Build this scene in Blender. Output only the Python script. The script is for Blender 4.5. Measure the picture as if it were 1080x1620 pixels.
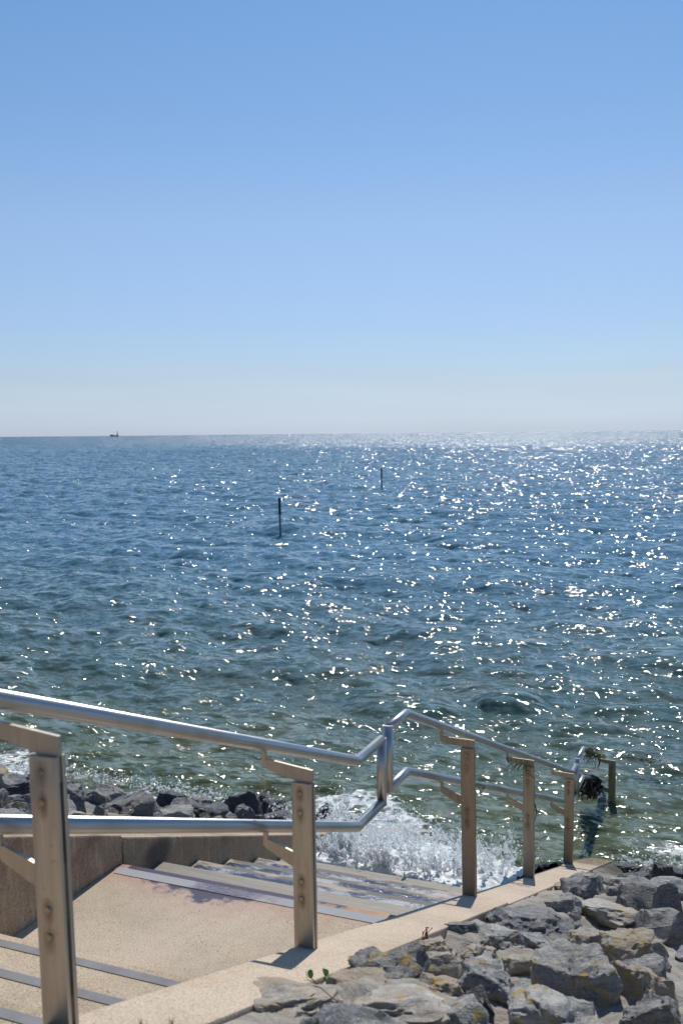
import bpy, bmesh, math, random
import numpy as np
from mathutils import Vector, Matrix, noise

for o in list(bpy.data.objects):
    bpy.data.objects.remove(o)
scene = bpy.context.scene
C = scene.collection
R = math.radians

# ------------------------------------------------------------------ camera
A = R(22.8); PITCH = R(4.5); ROLL = R(0.53)
EYE = Vector((0, 0, 3.75))                       # sea level is z = 0, stairs run down along +Y
fw = Vector((-math.sin(A) * math.cos(PITCH), math.cos(A) * math.cos(PITCH), -math.sin(PITCH)))
r0 = Vector((math.cos(A), math.sin(A), 0)); u0 = r0.cross(fw)
rt = (r0 * math.cos(ROLL) - u0 * math.sin(ROLL)).normalized()
up = (u0 * math.cos(ROLL) + r0 * math.sin(ROLL)).normalized()
cam_d = bpy.data.cameras.new('camera'); cam = bpy.data.objects.new('camera', cam_d); C.objects.link(cam)
M = Matrix((rt, up, -fw)).transposed().to_4x4(); M.translation = EYE
cam.matrix_world = M
cam_d.sensor_fit = 'VERTICAL'; cam_d.sensor_height = 36; cam_d.lens = 35
cam_d.clip_start = 0.05; cam_d.clip_end = 60000
cam_d.dof.use_dof = True; cam_d.dof.focus_distance = 7.0; cam_d.dof.aperture_fstop = 5.6
scene.camera = cam

# ------------------------------------------------------------------ sun, sky, exposure
SUN_EL = 54; SUN_AZ = -13                         # azimuth from +Y, positive towards +X
w = bpy.data.worlds.new('World'); scene.world = w; w.use_nodes = True
nt = w.node_tree; nt.nodes.clear()
sky = nt.nodes.new('ShaderNodeTexSky'); sky.sky_type = 'NISHITA'; sky.sun_disc = False
sky.sun_elevation = R(SUN_EL); sky.sun_rotation = R(SUN_AZ)
sky.air_density = 1.0; sky.dust_density = 0.35; sky.ozone_density = 3.0
bg = nt.nodes.new('ShaderNodeBackground'); bg.inputs[1].default_value = 0.11
wo = nt.nodes.new('ShaderNodeOutputWorld')
tc = nt.nodes.new('ShaderNodeTexCoord'); sz = nt.nodes.new('ShaderNodeSeparateXYZ'); nt.links.new(tc.outputs['Generated'], sz.inputs[0])
cr = nt.nodes.new('ShaderNodeValToRGB'); nt.links.new(sz.outputs[2], cr.inputs[0])
el = cr.color_ramp.elements                       # clear sea air: cooler towards the horizon than the sky model
el[0].position = 0.0; el[0].color = (0.58, 0.735, 1.22, 1); el[1].position = 1.0; el[1].color = (0.62, 0.86, 1.0, 1)
for p_, c_ in ((0.05, (0.65, 0.70, 0.88, 1)), (0.2, (0.83, 0.875, 0.94, 1)), (0.38, (0.66, 0.865, 0.98, 1))):
    e_ = el.new(p_); e_.color = c_
ml = nt.nodes.new('ShaderNodeMix'); ml.data_type = 'RGBA'; ml.blend_type = 'MULTIPLY'; ml.inputs[0].default_value = 1.0
nt.links.new(sky.outputs[0], ml.inputs[6]); nt.links.new(cr.outputs[0], ml.inputs[7]); mp_ = nt.nodes.new('ShaderNodeMapping'); mp_.inputs[3].default_value = (3, 3, 38); nt.links.new(tc.outputs['Generated'], mp_.inputs[0])
nz_ = nt.nodes.new('ShaderNodeTexNoise'); nz_.inputs['Scale'].default_value = 1.4; nz_.inputs['Detail'].default_value = 4; nt.links.new(mp_.outputs[0], nz_.inputs['Vector'])
lo_ = nt.nodes.new('ShaderNodeMapRange'); lo_.inputs[1].default_value = 0.14; lo_.inputs[2].default_value = 0.0; lo_.inputs[4].default_value = 0.22; nt.links.new(sz.outputs[2], lo_.inputs[0])
cl_ = nt.nodes.new('ShaderNodeValToRGB'); cl_.color_ramp.elements[0].position = 0.42; cl_.color_ramp.elements[0].color = (0.9, 0.92, 0.95, 1)
cl_.color_ramp.elements[1].position = 0.62; cl_.color_ramp.elements[1].color = (1.06, 1.08, 1.10, 1); nt.links.new(nz_.outputs[0], cl_.inputs[0])
wz_ = nt.nodes.new('ShaderNodeMix'); wz_.data_type = 'RGBA'; wz_.blend_type = 'MULTIPLY'        # faint haze streaks low in the sky
nt.links.new(lo_.outputs[0], wz_.inputs[0]); nt.links.new(ml.outputs[2], wz_.inputs[6]); nt.links.new(cl_.outputs[0], wz_.inputs[7]); nt.links.new(wz_.outputs[2], bg.inputs[0]); nt.links.new(bg.outputs[0], wo.inputs[0])
sl = bpy.data.lights.new('sun', 'SUN'); sl.energy = 4.0; sl.angle = R(0.5); sl.color = (1.0, 0.965, 0.91)
so = bpy.data.objects.new('sun', sl); C.objects.link(so)
sd = Vector((math.sin(R(SUN_AZ)) * math.cos(R(SUN_EL)), math.cos(R(SUN_AZ)) * math.cos(R(SUN_EL)), math.sin(R(SUN_EL))))
so.rotation_euler = sd.to_track_quat('Z', 'Y').to_euler()
scene.view_settings.view_transform = 'Standard'; scene.view_settings.look = 'None'
scene.view_settings.exposure = 0.0; scene.view_settings.gamma = 1.0

# ------------------------------------------------------------------ helpers
def ray(px, py):
    d = fw + rt * ((px - 540) / 1575) + up * ((810 - py) / 1575)
    return d
def plane_z(Y):                                   # the sloping surface of the sea bank
    return 3.062 - 0.355 * Y
def bank_z(X, Y):
    return 3.235 - 0.378 * Y if X < -2 else 3.062 - 0.355 * Y
def ground_at(px, py, off=0.0):
    d = ray(px, py)
    t = (3.235 + off - EYE.z) / (d.z + 0.378 * d.y)
    if (d * t).x > -2.6: t = (3.062 + off - EYE.z) / (d.z + 0.355 * d.y)
    return EYE + d * t
def sea_at(px, py, z=0.0):
    d = ray(px, py); t = (z - EYE.z) / d.z
    return EYE + d * t
def depth(p): return (p - EYE).dot(fw)

def tag(o, label=None, cat=None, group=None, kind=None):
    if label: o['label'] = label
    if cat: o['category'] = cat
    if group: o['group'] = group
    if kind: o['kind'] = kind
    return o
def empty(name, loc, label, cat, group=None):
    o = bpy.data.objects.new(name, None); C.objects.link(o); o.location = loc
    o.empty_display_size = 0.1
    return tag(o, label, cat, group)
def mesh_obj(name, verts, faces, mat, parent=None, smooth=False, loc=None):
    me = bpy.data.meshes.new(name); me.from_pydata([tuple(v) for v in verts], [], faces); me.update()
    if mat: me.materials.append(mat)
    if smooth: me.polygons.foreach_set('use_smooth', [True] * len(me.polygons))
    o = bpy.data.objects.new(name, me); C.objects.link(o)
    if parent: o.parent = parent
    if loc is not None: o.location = loc
    return o
def bm_obj(name, bm, mat, parent=None, smooth=False, loc=None):
    me = bpy.data.meshes.new(name); bm.to_mesh(me); bm.free()
    if mat: me.materials.append(mat)
    if smooth: me.polygons.foreach_set('use_smooth', [True] * len(me.polygons))
    o = bpy.data.objects.new(name, me); C.objects.link(o)
    if parent: o.parent = parent
    if loc is not None: o.location = loc
    return o
def prism(bm, pts_a, pts_b):
    """closed solid between two matching polygons"""
    a = [bm.verts.new(p) for p in pts_a]; b = [bm.verts.new(p) for p in pts_b]
    n = len(a); bm.faces.new(a); bm.faces.new(b[::-1])
    for i in range(n):
        bm.faces.new((a[i], b[i], b[(i + 1) % n], a[(i + 1) % n]))
    bmesh.ops.recalc_face_normals(bm, faces=bm.faces)
def box(bm, x0, x1, y0, y1, z0, z1):
    prism(bm, [(x0, y0, z0), (x1, y0, z0), (x1, y1, z0), (x0, y1, z0)], [(x0, y0, z1), (x1, y0, z1), (x1, y1, z1), (x0, y1, z1)])
def bevel(bm, w, seg=2):
    bmesh.ops.bevel(bm, geom=[e for e in bm.edges], offset=w, segments=seg, affect='EDGES', profile=0.6)
def tube(bm, pts, rad, seg=24, cap=True, radii=None):
    """mitred pipe through the points"""
    pts = [Vector(p) for p in pts]; n = len(pts); rings = []
    ref = None
    for i, p in enumerate(pts):
        if i == 0: t = (pts[1] - p).normalized(); nrm = t
        elif i == n - 1: t = (p - pts[i - 1]).normalized(); nrm = t
        else:
            t = (p - pts[i - 1]).normalized(); t2 = (pts[i + 1] - p).normalized(); nrm = (t + t2).normalized()
        if ref is None:
            ref = Vector((1, 0, 0)) if abs(t.x) < 0.8 else Vector((0, 0, 1))
        s1 = (ref - t * ref.dot(t)).normalized(); s2 = t.cross(s1)
        ref = s1
        ring = []
        rr = radii[i] if radii else rad
        for k in range(seg):
            a = 2 * math.pi * k / seg
            q = s1 * math.cos(a) * rr + s2 * math.sin(a) * rr
            q = q - t * (q.dot(nrm) / max(0.2, t.dot(nrm)))
            ring.append(bm.verts.new(p + q))
        rings.append(ring)
        if 0 < i < n - 1:
            t2 = (pts[i + 1] - p).normalized(); ref = (s1 - t2 * s1.dot(t2)).normalized()
    for a, b in zip(rings, rings[1:]):
        for k in range(seg):
            f = bm.faces.new((a[k], a[(k + 1) % seg], b[(k + 1) % seg], b[k])); f.smooth = True
    if cap:
        bm.faces.new(rings[0][::-1]); bm.faces.new(rings[-1])

# ------------------------------------------------------------------ materials
class NT:
    def __init__(s, name):
        s.m = bpy.data.materials.new(name); s.m.use_nodes = True; s.t = s.m.node_tree; s.t.nodes.clear()
        s.out = s.n('ShaderNodeOutputMaterial'); s.b = s.n('ShaderNodeBsdfPrincipled')
        s.l(s.b.outputs[0], s.out.inputs[0])
    def n(s, typ, **kw):
        x = s.t.nodes.new(typ)
        for k, v in kw.items(): setattr(x, k, v)
        return x
    def l(s, a, b): s.t.links.new(a, b)
    def coord(s, kind='Object', scale=(1, 1, 1), rot=(0, 0, 0), loc=(0, 0, 0)):
        c = s.n('ShaderNodeTexCoord') if kind != 'World' else s.n('ShaderNodeNewGeometry')
        m = s.n('ShaderNodeMapping'); m.inputs[3].default_value = scale; m.inputs[2].default_value = rot; m.inputs[1].default_value = loc
        s.l(c.outputs[kind if kind != 'World' else 'Position'], m.inputs[0]); return m.outputs[0]
    def noise(s, v, sc, det=4, rough=0.55, dist=0.0, out=0):
        x = s.n('ShaderNodeTexNoise'); x.inputs['Scale'].default_value = sc; x.inputs['Detail'].default_value = det
        x.inputs['Roughness'].default_value = rough; x.inputs['Distortion'].default_value = dist
        s.l(v, x.inputs['Vector']); return x.outputs[out]
    def voro(s, v, sc, feat='F1', out='Distance'):
        x = s.n('ShaderNodeTexVoronoi', feature=feat); x.inputs['Scale'].default_value = sc
        s.l(v, x.inputs['Vector']); return x.outputs[out]
    def ramp(s, f, stops, interp='LINEAR'):
        x = s.n('ShaderNodeValToRGB'); cr = x.color_ramp; cr.interpolation = interp
        while len(cr.elements) < len(stops): cr.elements.new(0.5)
        for e, (p, c) in zip(cr.elements, stops):
            e.position = p; e.color = (c, c, c, 1) if not hasattr(c, '__len__') else (*c, 1)
        s.l(f, x.inputs[0]); return x.outputs[0]
    def mix(s, f, a, b, mode='MIX'):
        x = s.n('ShaderNodeMix', data_type='RGBA', blend_type=mode)
        for i, v in ((0, f), (6, a), (7, b)):
            if hasattr(v, 'is_linked'): s.l(v, x.inputs[i])
            elif i == 0: x.inputs[0].default_value = v
            else: x.inputs[i].default_value = (*v, 1)
        return x.outputs[2]
    def math(s, op, a, b=0.0, clamp=False):
        x = s.n('ShaderNodeMath', operation=op, use_clamp=clamp)
        for i, v in ((0, a), (1, b)):
            if hasattr(v, 'is_linked'): s.l(v, x.inputs[i])
            else: x.inputs[i].default_value = v
        return x.outputs[0]
    def bump(s, h, st=0.3, dist=0.01, prev=None):
        x = s.n('ShaderNodeBump'); x.inputs['Strength'].default_value = st; x.inputs['Distance'].default_value = dist
        s.l(h, x.inputs['Height'])
        if prev is not None: s.l(prev, x.inputs['Normal'])
        return x.outputs[0]
    def set(s, **kw):
        for k, v in kw.items():
            i = s.b.inputs[k.replace('_', ' ')]
            if hasattr(v, 'is_linked'): s.l(v, i)
            else: i.default_value = (*v, 1) if hasattr(v, '__len__') and len(v) == 3 else v
        return s.m

def concrete(name, base, dark, pits=0.5, wet=0.0, grey=0.0, special=None):
    n = NT(name); v = n.coord('World')
    big = n.noise(v, 1.6, 5, 0.6); fine = n.noise(v, 160, 2, 0.5); mid = n.noise(v, 14, 5, 0.65)
    col = n.mix(n.ramp(big, [(0.40, 0.0), (0.60, 1.0)]), base, tuple(c_ * 0.94 for c_ in dark))
    col = n.mix(n.ramp(mid, [(0.35, 0.0), (0.75, 0.55)]), col, (base[0] * 1.12, base[1] * 1.1, base[2] * 1.1))
    rusty = n.noise(v, 3.1, 4, 0.6, 0.4)
    col = n.mix(n.ramp(rusty, [(0.56, 0.0), (0.72, 0.38)]), col, (0.42, 0.29, 0.16))
    speck = n.ramp(fine, [(0.36, 0.62), (0.5, 1.0), (0.66, 1.18)])
    col = n.mix(0.8, col, speck, 'MULTIPLY')
    vo = n.voro(v, 55); pit = n.math('LESS_THAN', n.math('ADD', vo, n.math('MULTIPLY', n.noise(v, 6, 2), 0.55)), 0.42 + 0.1 * (pits - 0.5))
    col = n.mix(n.math('MULTIPLY', pit, 0.45), col, (0.10, 0.075, 0.055))
    h = n.math('SUBTRACT', n.math('ADD', n.math('MULTIPLY', fine, 0.35), mid), n.math('MULTIPLY', pit, 1.2))
    rough = 0.9 - wet * 0.62
    if special: col, rough = special(n, v, col, rough)
    return n.set(Base_Color=col, Roughness=rough, Normal=n.bump(h, 0.45, 0.006), Specular_IOR_Level=0.4)

TAN = (0.50, 0.385, 0.27); TAND = (0.40, 0.30, 0.205)
M_curb = concrete('curb_concrete', (0.50, 0.405, 0.30), (0.44, 0.355, 0.265), 0.0)
RUSTP = ground_at(829, 1397); GREYP = ground_at(822, 1404)
def wetcurb(n, v, col, rough):
    s = n.n('ShaderNodeSeparateXYZ'); g = n.n('ShaderNodeNewGeometry'); n.l(g.outputs['Position'], s.inputs[0])
    f = n.math('ADD', s.outputs[1], n.math('MULTIPLY', n.noise(v, 3, 3), 0.9))
    wt = n.n('ShaderNodeMapRange'); wt.inputs[1].default_value = 8.2; wt.inputs[2].default_value = 8.9; n.l(f, wt.inputs[0])
    col = n.mix(wt.outputs[0], col, (0.27, 0.20, 0.12))
    for q_, c_, rr_ in ((RUSTP, (0.50, 0.19, 0.05), 14.0), (GREYP, (0.42, 0.42, 0.40), 8.0)):
        dd = n.n('ShaderNodeVectorMath', operation='DISTANCE'); n.l(g.outputs['Position'], dd.inputs[0]); dd.inputs[1].default_value = tuple(q_)
        e_ = n.math('ADD', n.math('MULTIPLY', dd.outputs['Value'], rr_), n.math('MULTIPLY', n.noise(v, 16, 4, 0.6), 1.1))
        col = n.mix(n.ramp(e_, [(0.75, 0.8), (1.0, 0.0)]), col, c_)
    r = n.math('SUBTRACT', 0.9, n.math('MULTIPLY', wt.outputs[0], 0.65))
    return col, r
M_curbwet = concrete('curb_concrete_wet_end', (0.50, 0.405, 0.30), (0.43, 0.345, 0.26), 0.0, special=wetcurb)
def splashed(n, v, col, rough):                    # dirty wall: drip marks and dark patches
    vv = n.coord('World', scale=(9, 9, 1.3))
    dr = n.noise(vv, 2.6, 4, 0.7, 0.3)
    s = n.n('ShaderNodeSeparateXYZ'); g = n.n('ShaderNodeNewGeometry'); n.l(g.outputs['Position'], s.inputs[0])
    # height above the tread line (structure coordinates), splashes sit low on the wall
    col = n.mix(n.ramp(dr, [(0.55, 0.0), (0.60, 0.5)]), col, (0.52, 0.42, 0.31))
    pa = n.noise(v, 2.3, 3, 0.6, 0.2)
    col = n.mix(n.ramp(pa, [(0.55, 0.0), (0.68, 0.7)]), col, (0.12, 0.09, 0.06))
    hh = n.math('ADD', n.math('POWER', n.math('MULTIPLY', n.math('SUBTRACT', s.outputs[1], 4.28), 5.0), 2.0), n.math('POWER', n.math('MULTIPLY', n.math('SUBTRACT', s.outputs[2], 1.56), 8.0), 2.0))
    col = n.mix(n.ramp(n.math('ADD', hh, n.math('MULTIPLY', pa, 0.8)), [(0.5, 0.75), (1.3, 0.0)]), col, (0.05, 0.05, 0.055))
    return col, rough
M_wall = concrete('side_wall_concrete', (0.40, 0.305, 0.21), (0.33, 0.25, 0.17), 1.2, special=splashed)
M_walltop = M_wall
M_step = concrete('step_concrete', (0.47, 0.38, 0.275), (0.39, 0.31, 0.215), 0.5)
def landing_sp(n, v, col, rough):
    g = n.n('ShaderNodeNewGeometry'); s = n.n('ShaderNodeSeparateXYZ'); n.l(g.outputs['Position'], s.inputs[0])
    nz = n.math('MULTIPLY', n.math('SUBTRACT', n.noise(v, 7, 5, 0.65), 0.5), 0.55)
    # purple wet stain on the edge, one blob reaching towards the top of the stairs
    dx = n.math('ABSOLUTE', n.math('MULTIPLY', n.math('SUBTRACT', s.outputs[0], -2.3), 0.5))
    dy = n.math('MULTIPLY', n.math('SUBTRACT', 3.99, s.outputs[1]), 1.0)
    d = n.math('ADD', n.math('MULTIPLY', dx, 1.0), n.math('ADD', n.math('MULTIPLY', dy, 1.25), nz))
    halo = n.ramp(d, [(0.3, 1.0), (0.6, 0.0)]); core = n.ramp(d, [(0.305, 1.0), (0.36, 0.0)])
    edge = n.ramp(n.math('ADD', dy, n.math('MULTIPLY', nz, 0.5)), [(0.03, 0.95), (0.12, 0.4), (0.25, 0.0)])
    col = n.mix(n.math('MULTIPLY', edge, 0.75), col, (0.47, 0.21, 0.09))
    col = n.mix(n.math('MULTIPLY', halo, 0.45), col, (0.36, 0.20, 0.17))
    col = n.mix(n.math('MULTIPLY', core, 0.92), col, (0.05, 0.038, 0.06))
    r = n.math('SUBTRACT', 0.9, n.math('MULTIPLY', core, 0.62))
    return col, r
M_landing = concrete('landing_concrete', (0.48, 0.395, 0.295), (0.40, 0.325, 0.235), 0.55, special=landing_sp)
def wetstep(n, v, col, rough):
    vv = n.coord('World', scale=(1.2, 4, 1))
    k = n.noise(vv, 2.4, 4, 0.6)
    f = n.ramp(k, [(0.36, 0.0), (0.5, 1.0)])
    col = n.mix(f, col, (0.20, 0.165, 0.125))
    r = n.math('SUBTRACT', 0.75, n.math('MULTIPLY', f, 0.55))
    return col, r
M_stepwet = concrete('wet_step_concrete', (0.48, 0.37, 0.25), (0.36, 0.28, 0.19), 0.2, special=wetstep)
def greystep(n, v, col, rough):
    vv = n.coord('World', scale=(0.8, 9, 1)); k = n.noise(vv, 3.0, 5, 0.7)
    col = n.mix(0.85, col, n.ramp(k, [(0.3, (0.17, 0.145, 0.11)), (0.7, (0.30, 0.255, 0.19))]))
    return col, 0.45
M_stepgrey = concrete('algae_grey_step_concrete', (0.3, 0.26, 0.2), (0.2, 0.18, 0.14), 0.1, special=greystep)

n = NT('grip_strip'); v = n.coord('World')
f = n.noise(v, 300, 2); g2 = n.noise(v, 9, 4)
M_strip = n.set(Base_Color=n.mix(n.ramp(g2, [(0.35, 0), (0.7, 1)]), (0.155, 0.152, 0.155), (0.215, 0.21, 0.205)), Roughness=0.75, Normal=n.bump(f, 0.5, 0.003))
n = NT('grip_strip_landing'); v = n.coord('World'); f = n.noise(v, 300, 2); g2 = n.noise(v, 6, 5, 0.7)
g_ = n.n('ShaderNodeNewGeometry'); s_ = n.n('ShaderNodeSeparateXYZ'); n.l(g_.outputs['Position'], s_.inputs[0])
d = n.math('ADD', n.math('ABSOLUTE', n.math('SUBTRACT', s_.outputs[0], -2.22)), n.math('MULTIPLY', g2, 0.5))
M_striplanding = n.set(Base_Color=n.mix(n.ramp(d, [(0.38, 1.0), (0.46, 0.0)]), n.mix(g2, (0.24, 0.24, 0.245), (0.33, 0.32, 0.32)), (0.08, 0.06, 0.085)), Roughness=n.ramp(d, [(0.36, 0.25), (0.46, 0.7)]), Normal=n.bump(f, 0.5, 0.003))
n = NT('grip_strip_wet'); v = n.coord('World', scale=(1, 1, 1)); g2 = n.noise(v, 7, 5, 0.7)
f = n.noise(v, 90, 3)
wm = n.ramp(n.noise(n.coord('World', scale=(0.5, 1, 1)), 4.5, 6, 0.75), [(0.47, 0.0), (0.57, 1.0)])
M_stripwet = n.set(Base_Color=n.mix(wm, (0.045, 0.048, 0.07), (0.30, 0.30, 0.31)), Roughness=n.math('ADD', 0.12, n.math('MULTIPLY', wm, 0.25)), Normal=n.bump(f, 0.55, 0.006))

n = NT('stainless_pipe'); v = n.coord('World'); sp = n.noise(v, 5, 4, 0.6); fs = n.noise(v, 240, 2)
M_pipe = n.set(Base_Color=n.mix(n.ramp(sp, [(0.5, 0), (0.75, 0.5)]), (0.46, 0.46, 0.46), (0.34, 0.28, 0.21)), Metallic=1.0,
               Roughness=n.ramp(sp, [(0.3, 0.31), (0.7, 0.42)]), Normal=n.bump(fs, 0.08, 0.002))
def steel(name, base, tint, met=0.75, ro=0.42):
    n = NT(name); v = n.coord('World'); v2 = n.coord('World', scale=(14, 14, 1.4))
    st = n.noise(v2, 3, 4, 0.6); sp = n.noise(v, 70, 3, 0.6)
    col = n.mix(n.ramp(st, [(0.4, 0), (0.7, 1)]), base, tint)
    col = n.mix(n.ramp(sp, [(0.64, 0), (0.72, 0.25)]), col, (0.13, 0.07, 0.035))
    return n.set(Base_Color=col, Metallic=met, Roughness=n.ramp(st, [(0.3, ro - 0.06), (0.7, ro + 0.12)]), Normal=n.bump(sp, 0.1, 0.002))
M_post = steel('weathered_steel_post', (0.52, 0.475, 0.41), (0.44, 0.39, 0.325))
M_postfar = steel('brown_film_steel_post', (0.42, 0.345, 0.26), (0.33, 0.27, 0.20), 0.6)
M_arm = steel('bracket_steel', (0.47, 0.42, 0.36), (0.43, 0.37, 0.30), 0.8, 0.42)
M_armtan = steel('rusty_bracket_steel', (0.48, 0.32, 0.16), (0.34, 0.2, 0.09), 0.5, 0.5)
n = NT('bolt_rust_halo'); v = n.coord('Object')
l = n.n('ShaderNodeVectorMath', operation='LENGTH'); mm = n.coord('Object', scale=(1, 1, 0.45), loc=(0, 0, 0)); n.l(mm, l.inputs[0])
d = n.math('ADD', l.outputs['Value'], n.math('MULTIPLY', n.math('SUBTRACT', n.noise(v, 90, 3), 0.5), 0.008))
n.set(Base_Color=(0.28, 0.15, 0.055), Roughness=0.7)
oi = n.n('ShaderNodeObjectInfo'); n.set(Alpha=n.math('MULTIPLY', n.ramp(n.math('ADD', d, n.math('MULTIPLY', oi.outputs['Random'], 0.006)), [(0.006, 0.9), (0.022, 0.0)]), n.math('ADD', 0.2, n.math('MULTIPLY', oi.outputs['Random'], 0.65)))); M_halo = n.m
M_bolt = steel('bolt_steel', (0.42, 0.36, 0.28), (0.3, 0.2, 0.11), 0.9, 0.35)

def rock_mat(name, a, b, lichen=0.0, wet=0.0, tan=0.0):
    n = NT(name); oi = n.n('ShaderNodeObjectInfo')
    c = n.n('ShaderNodeTexCoord'); ad = n.n('ShaderNodeVectorMath', operation='ADD')
    sc = n.n('ShaderNodeVectorMath', operation='SCALE'); sc.inputs[3].default_value = 37.0
    cb = n.n('ShaderNodeCombineXYZ')
    for i in range(3): n.l(oi.outputs['Random'], cb.inputs[i])
    n.l(cb.outputs[0], sc.inputs[0]); n.l(c.outputs['Object'], ad.inputs[0]); n.l(sc.outputs[0], ad.inputs[1])
    v = ad.outputs[0]
    mp = n.n('ShaderNodeMapping'); mp.inputs[3].default_value = (1, 1, 4.0); mp.inputs[2].default_value = (0.5, 0.3, 0.2); n.l(v, mp.inputs[0])
    strata = n.noise(mp.outputs[0], 11, 6, 0.72, 0.8); mot = n.noise(v, 7, 6, 0.65); fine = n.noise(v, 95, 4, 0.7); grain = n.noise(v, 260, 2, 0.6)
    col = n.mix(n.ramp(strata, [(0.40, 0), (0.60, 1)]), tuple(c_ * 0.8 for c_ in a), tuple(c_ * 1.12 for c_ in b))
    col = n.mix(n.ramp(mot, [(0.45, 0), (0.7, 0.75)]), col, (0.33, 0.30, 0.26) if not wet else (0.07, 0.065, 0.06))
    col = n.mix(n.ramp(fine, [(0.56, 0), (0.72, 0.75)]), col, (0.56, 0.56, 0.54) if not wet else (0.12, 0.12, 0.12))
    col = n.mix(n.ramp(fine, [(0.28, 0.7), (0.42, 0)]), col, (0.045, 0.048, 0.055))
    if tan: col = n.mix(n.ramp(n.noise(v, 4, 5, 0.6, 0.5), [(0.42, 0), (0.6, tan)]), col, (0.37, 0.30, 0.22))
    if lichen:
        li = n.noise(v, 16, 5, 0.7, 0.3); zone = n.noise(v, 3.2, 2)
        m = n.math('MULTIPLY', n.ramp(li, [(0.56, 0), (0.61, 1)]), n.ramp(zone, [(0.43 - 0.08 * lichen, 0), (0.53, 1)]))
        lc = n.mix(n.noise(v, 50, 2), (0.42, 0.22, 0.03), (0.42, 0.34, 0.12))
        col = n.mix(n.math('MULTIPLY', m, 0.9), col, lc)
        wl = n.noise(v, 24, 5, 0.75)
        col = n.mix(n.ramp(wl, [(0.6, 0), (0.64, 0.5)]), col, (0.5, 0.5, 0.46))
    h = n.math('ADD', n.math('ADD', n.math('MULTIPLY', strata, 1.4), n.math('MULTIPLY', fine, 0.55)), n.math('MULTIPLY', grain, 0.2))
    vr = n.mix(0.4, col, n.ramp(oi.outputs['Random'], [(0, 0.72), (1, 1.25)]), 'MULTIPLY')
    ro = 0.88 if not wet else n.ramp(fine, [(0.3, 0.16), (0.7, 0.42)])
    return n.set(Base_Color=vr, Roughness=ro, Normal=n.bump(h, 0.8, 0.018), Specular_IOR_Level=0.35 if not wet else 0.6)
RM = {
 'grey': rock_mat('grey_gneiss', (0.17, 0.175, 0.178), (0.31, 0.30, 0.285)),
 'lichen': rock_mat('lichened_gneiss', (0.20, 0.206, 0.205), (0.35, 0.34, 0.315), 1.0),
 'dark': rock_mat('dark_gneiss', (0.105, 0.115, 0.125), (0.22, 0.22, 0.215), 0.0),
 'darklichen': rock_mat('dark_lichened_gneiss', (0.10, 0.11, 0.12), (0.21, 0.21, 0.20), 1.3),
 'pale': rock_mat('pale_stone', (0.34, 0.33, 0.31), (0.45, 0.425, 0.38), 0.4, 0, 0.6),
 'tan': rock_mat('mortar_smeared_stone', (0.27, 0.245, 0.21), (0.40, 0.355, 0.295), 0.25, 0, 0.9),
 'wet': rock_mat('wet_black_stone', (0.016, 0.017, 0.018), (0.05, 0.05, 0.05), 0, 1.0),
 'damp': rock_mat('damp_stone', (0.055, 0.057, 0.058), (0.15, 0.148, 0.138), 0, 0.5, 0.3),
 'olive': rock_mat('greenish_grey_stone', (0.20, 0.215, 0.195), (0.32, 0.32, 0.285), 0.0),
}
n = NT('mortar'); v = n.coord('World'); v2 = n.coord('World', scale=(1.0, 2.6, 1), rot=(0, 0, 0.5))
fold = n.noise(v2, 5.0, 6, 0.7, 1.6); fine = n.noise(v, 120, 3, 0.6); big = n.noise(v, 1.7, 4, 0.6); wr = n.noise(v2, 22, 5, 0.7, 1.0)
col = n.mix(n.ramp(fold, [(0.35, 0), (0.62, 1)]), (0.24, 0.215, 0.18), (0.38, 0.34, 0.285))
col = n.mix(n.ramp(big, [(0.45, 0), (0.65, 0.6)]), col, (0.33, 0.31, 0.28))
col = n.mix(n.ramp(fine, [(0.3, 0.6), (0.45, 0)]), col, (0.14, 0.12, 0.10))
sxm = n.n('ShaderNodeSeparateXYZ'); gm = n.n('ShaderNodeNewGeometry'); n.l(gm.outputs['Position'], sxm.inputs[0])
wm_ = n.n('ShaderNodeMapRange'); wm_.inputs[1].default_value = 7.9; wm_.inputs[2].default_value = 8.6; n.l(n.math('ADD', sxm.outputs[1], n.math('MULTIPLY', big, 0.6)), wm_.inputs[0])
col = n.mix(wm_.outputs[0], col, (0.085, 0.075, 0.055))
h = n.math('ADD', n.math('MULTIPLY', fold, 1.5), n.math('ADD', n.math('MULTIPLY', wr, 0.6), n.math('MULTIPLY', fine, 0.14)))
M_mortar = n.set(Base_Color=col, Roughness=0.92, Normal=n.bump(h, 0.6, 0.025))
M_mortarwet = M_mortar.copy(); M_mortarwet.name = 'damp_grey_mortar'
for nd in M_mortarwet.node_tree.nodes:
    if nd.type == 'MIX' and not nd.inputs[6].is_linked and not nd.inputs[7].is_linked: nd.inputs[6].default_value = (0.10, 0.095, 0.085, 1); nd.inputs[7].default_value = (0.21, 0.20, 0.18, 1)

def plain(name, col, ro=0.7, var=0.25, sc=20, **kw):
    n = NT(name); v = n.coord('Object'); k = n.noise(v, sc, 4)
    return n.set(Base_Color=n.mix(k, tuple(c * (1 - var) for c in col), tuple(c * (1 + var) for c in col)), Roughness=ro, **kw)
M_weed = plain('brown_seaweed', (0.035, 0.030, 0.010), 0.35, 0.6, 30)
M_weedg = plain('olive_seaweed', (0.10, 0.10, 0.022), 0.35, 0.5, 30)
M_leaf = plain('fresh_green_leaf', (0.10, 0.26, 0.03), 0.4, 0.3, 40)
M_redstem = plain('red_brown_stem', (0.20, 0.055, 0.03), 0.6, 0.3)
M_grass = plain('dry_green_grass', (0.16, 0.19, 0.06), 0.6, 0.3)
M_stake = plain('dark_tarred_wood', (0.025, 0.035, 0.045), 0.6, 0.4)
M_stakelow = plain('blue_grey_wet_wood', (0.12, 0.17, 0.22), 0.4, 0.3)
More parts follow.
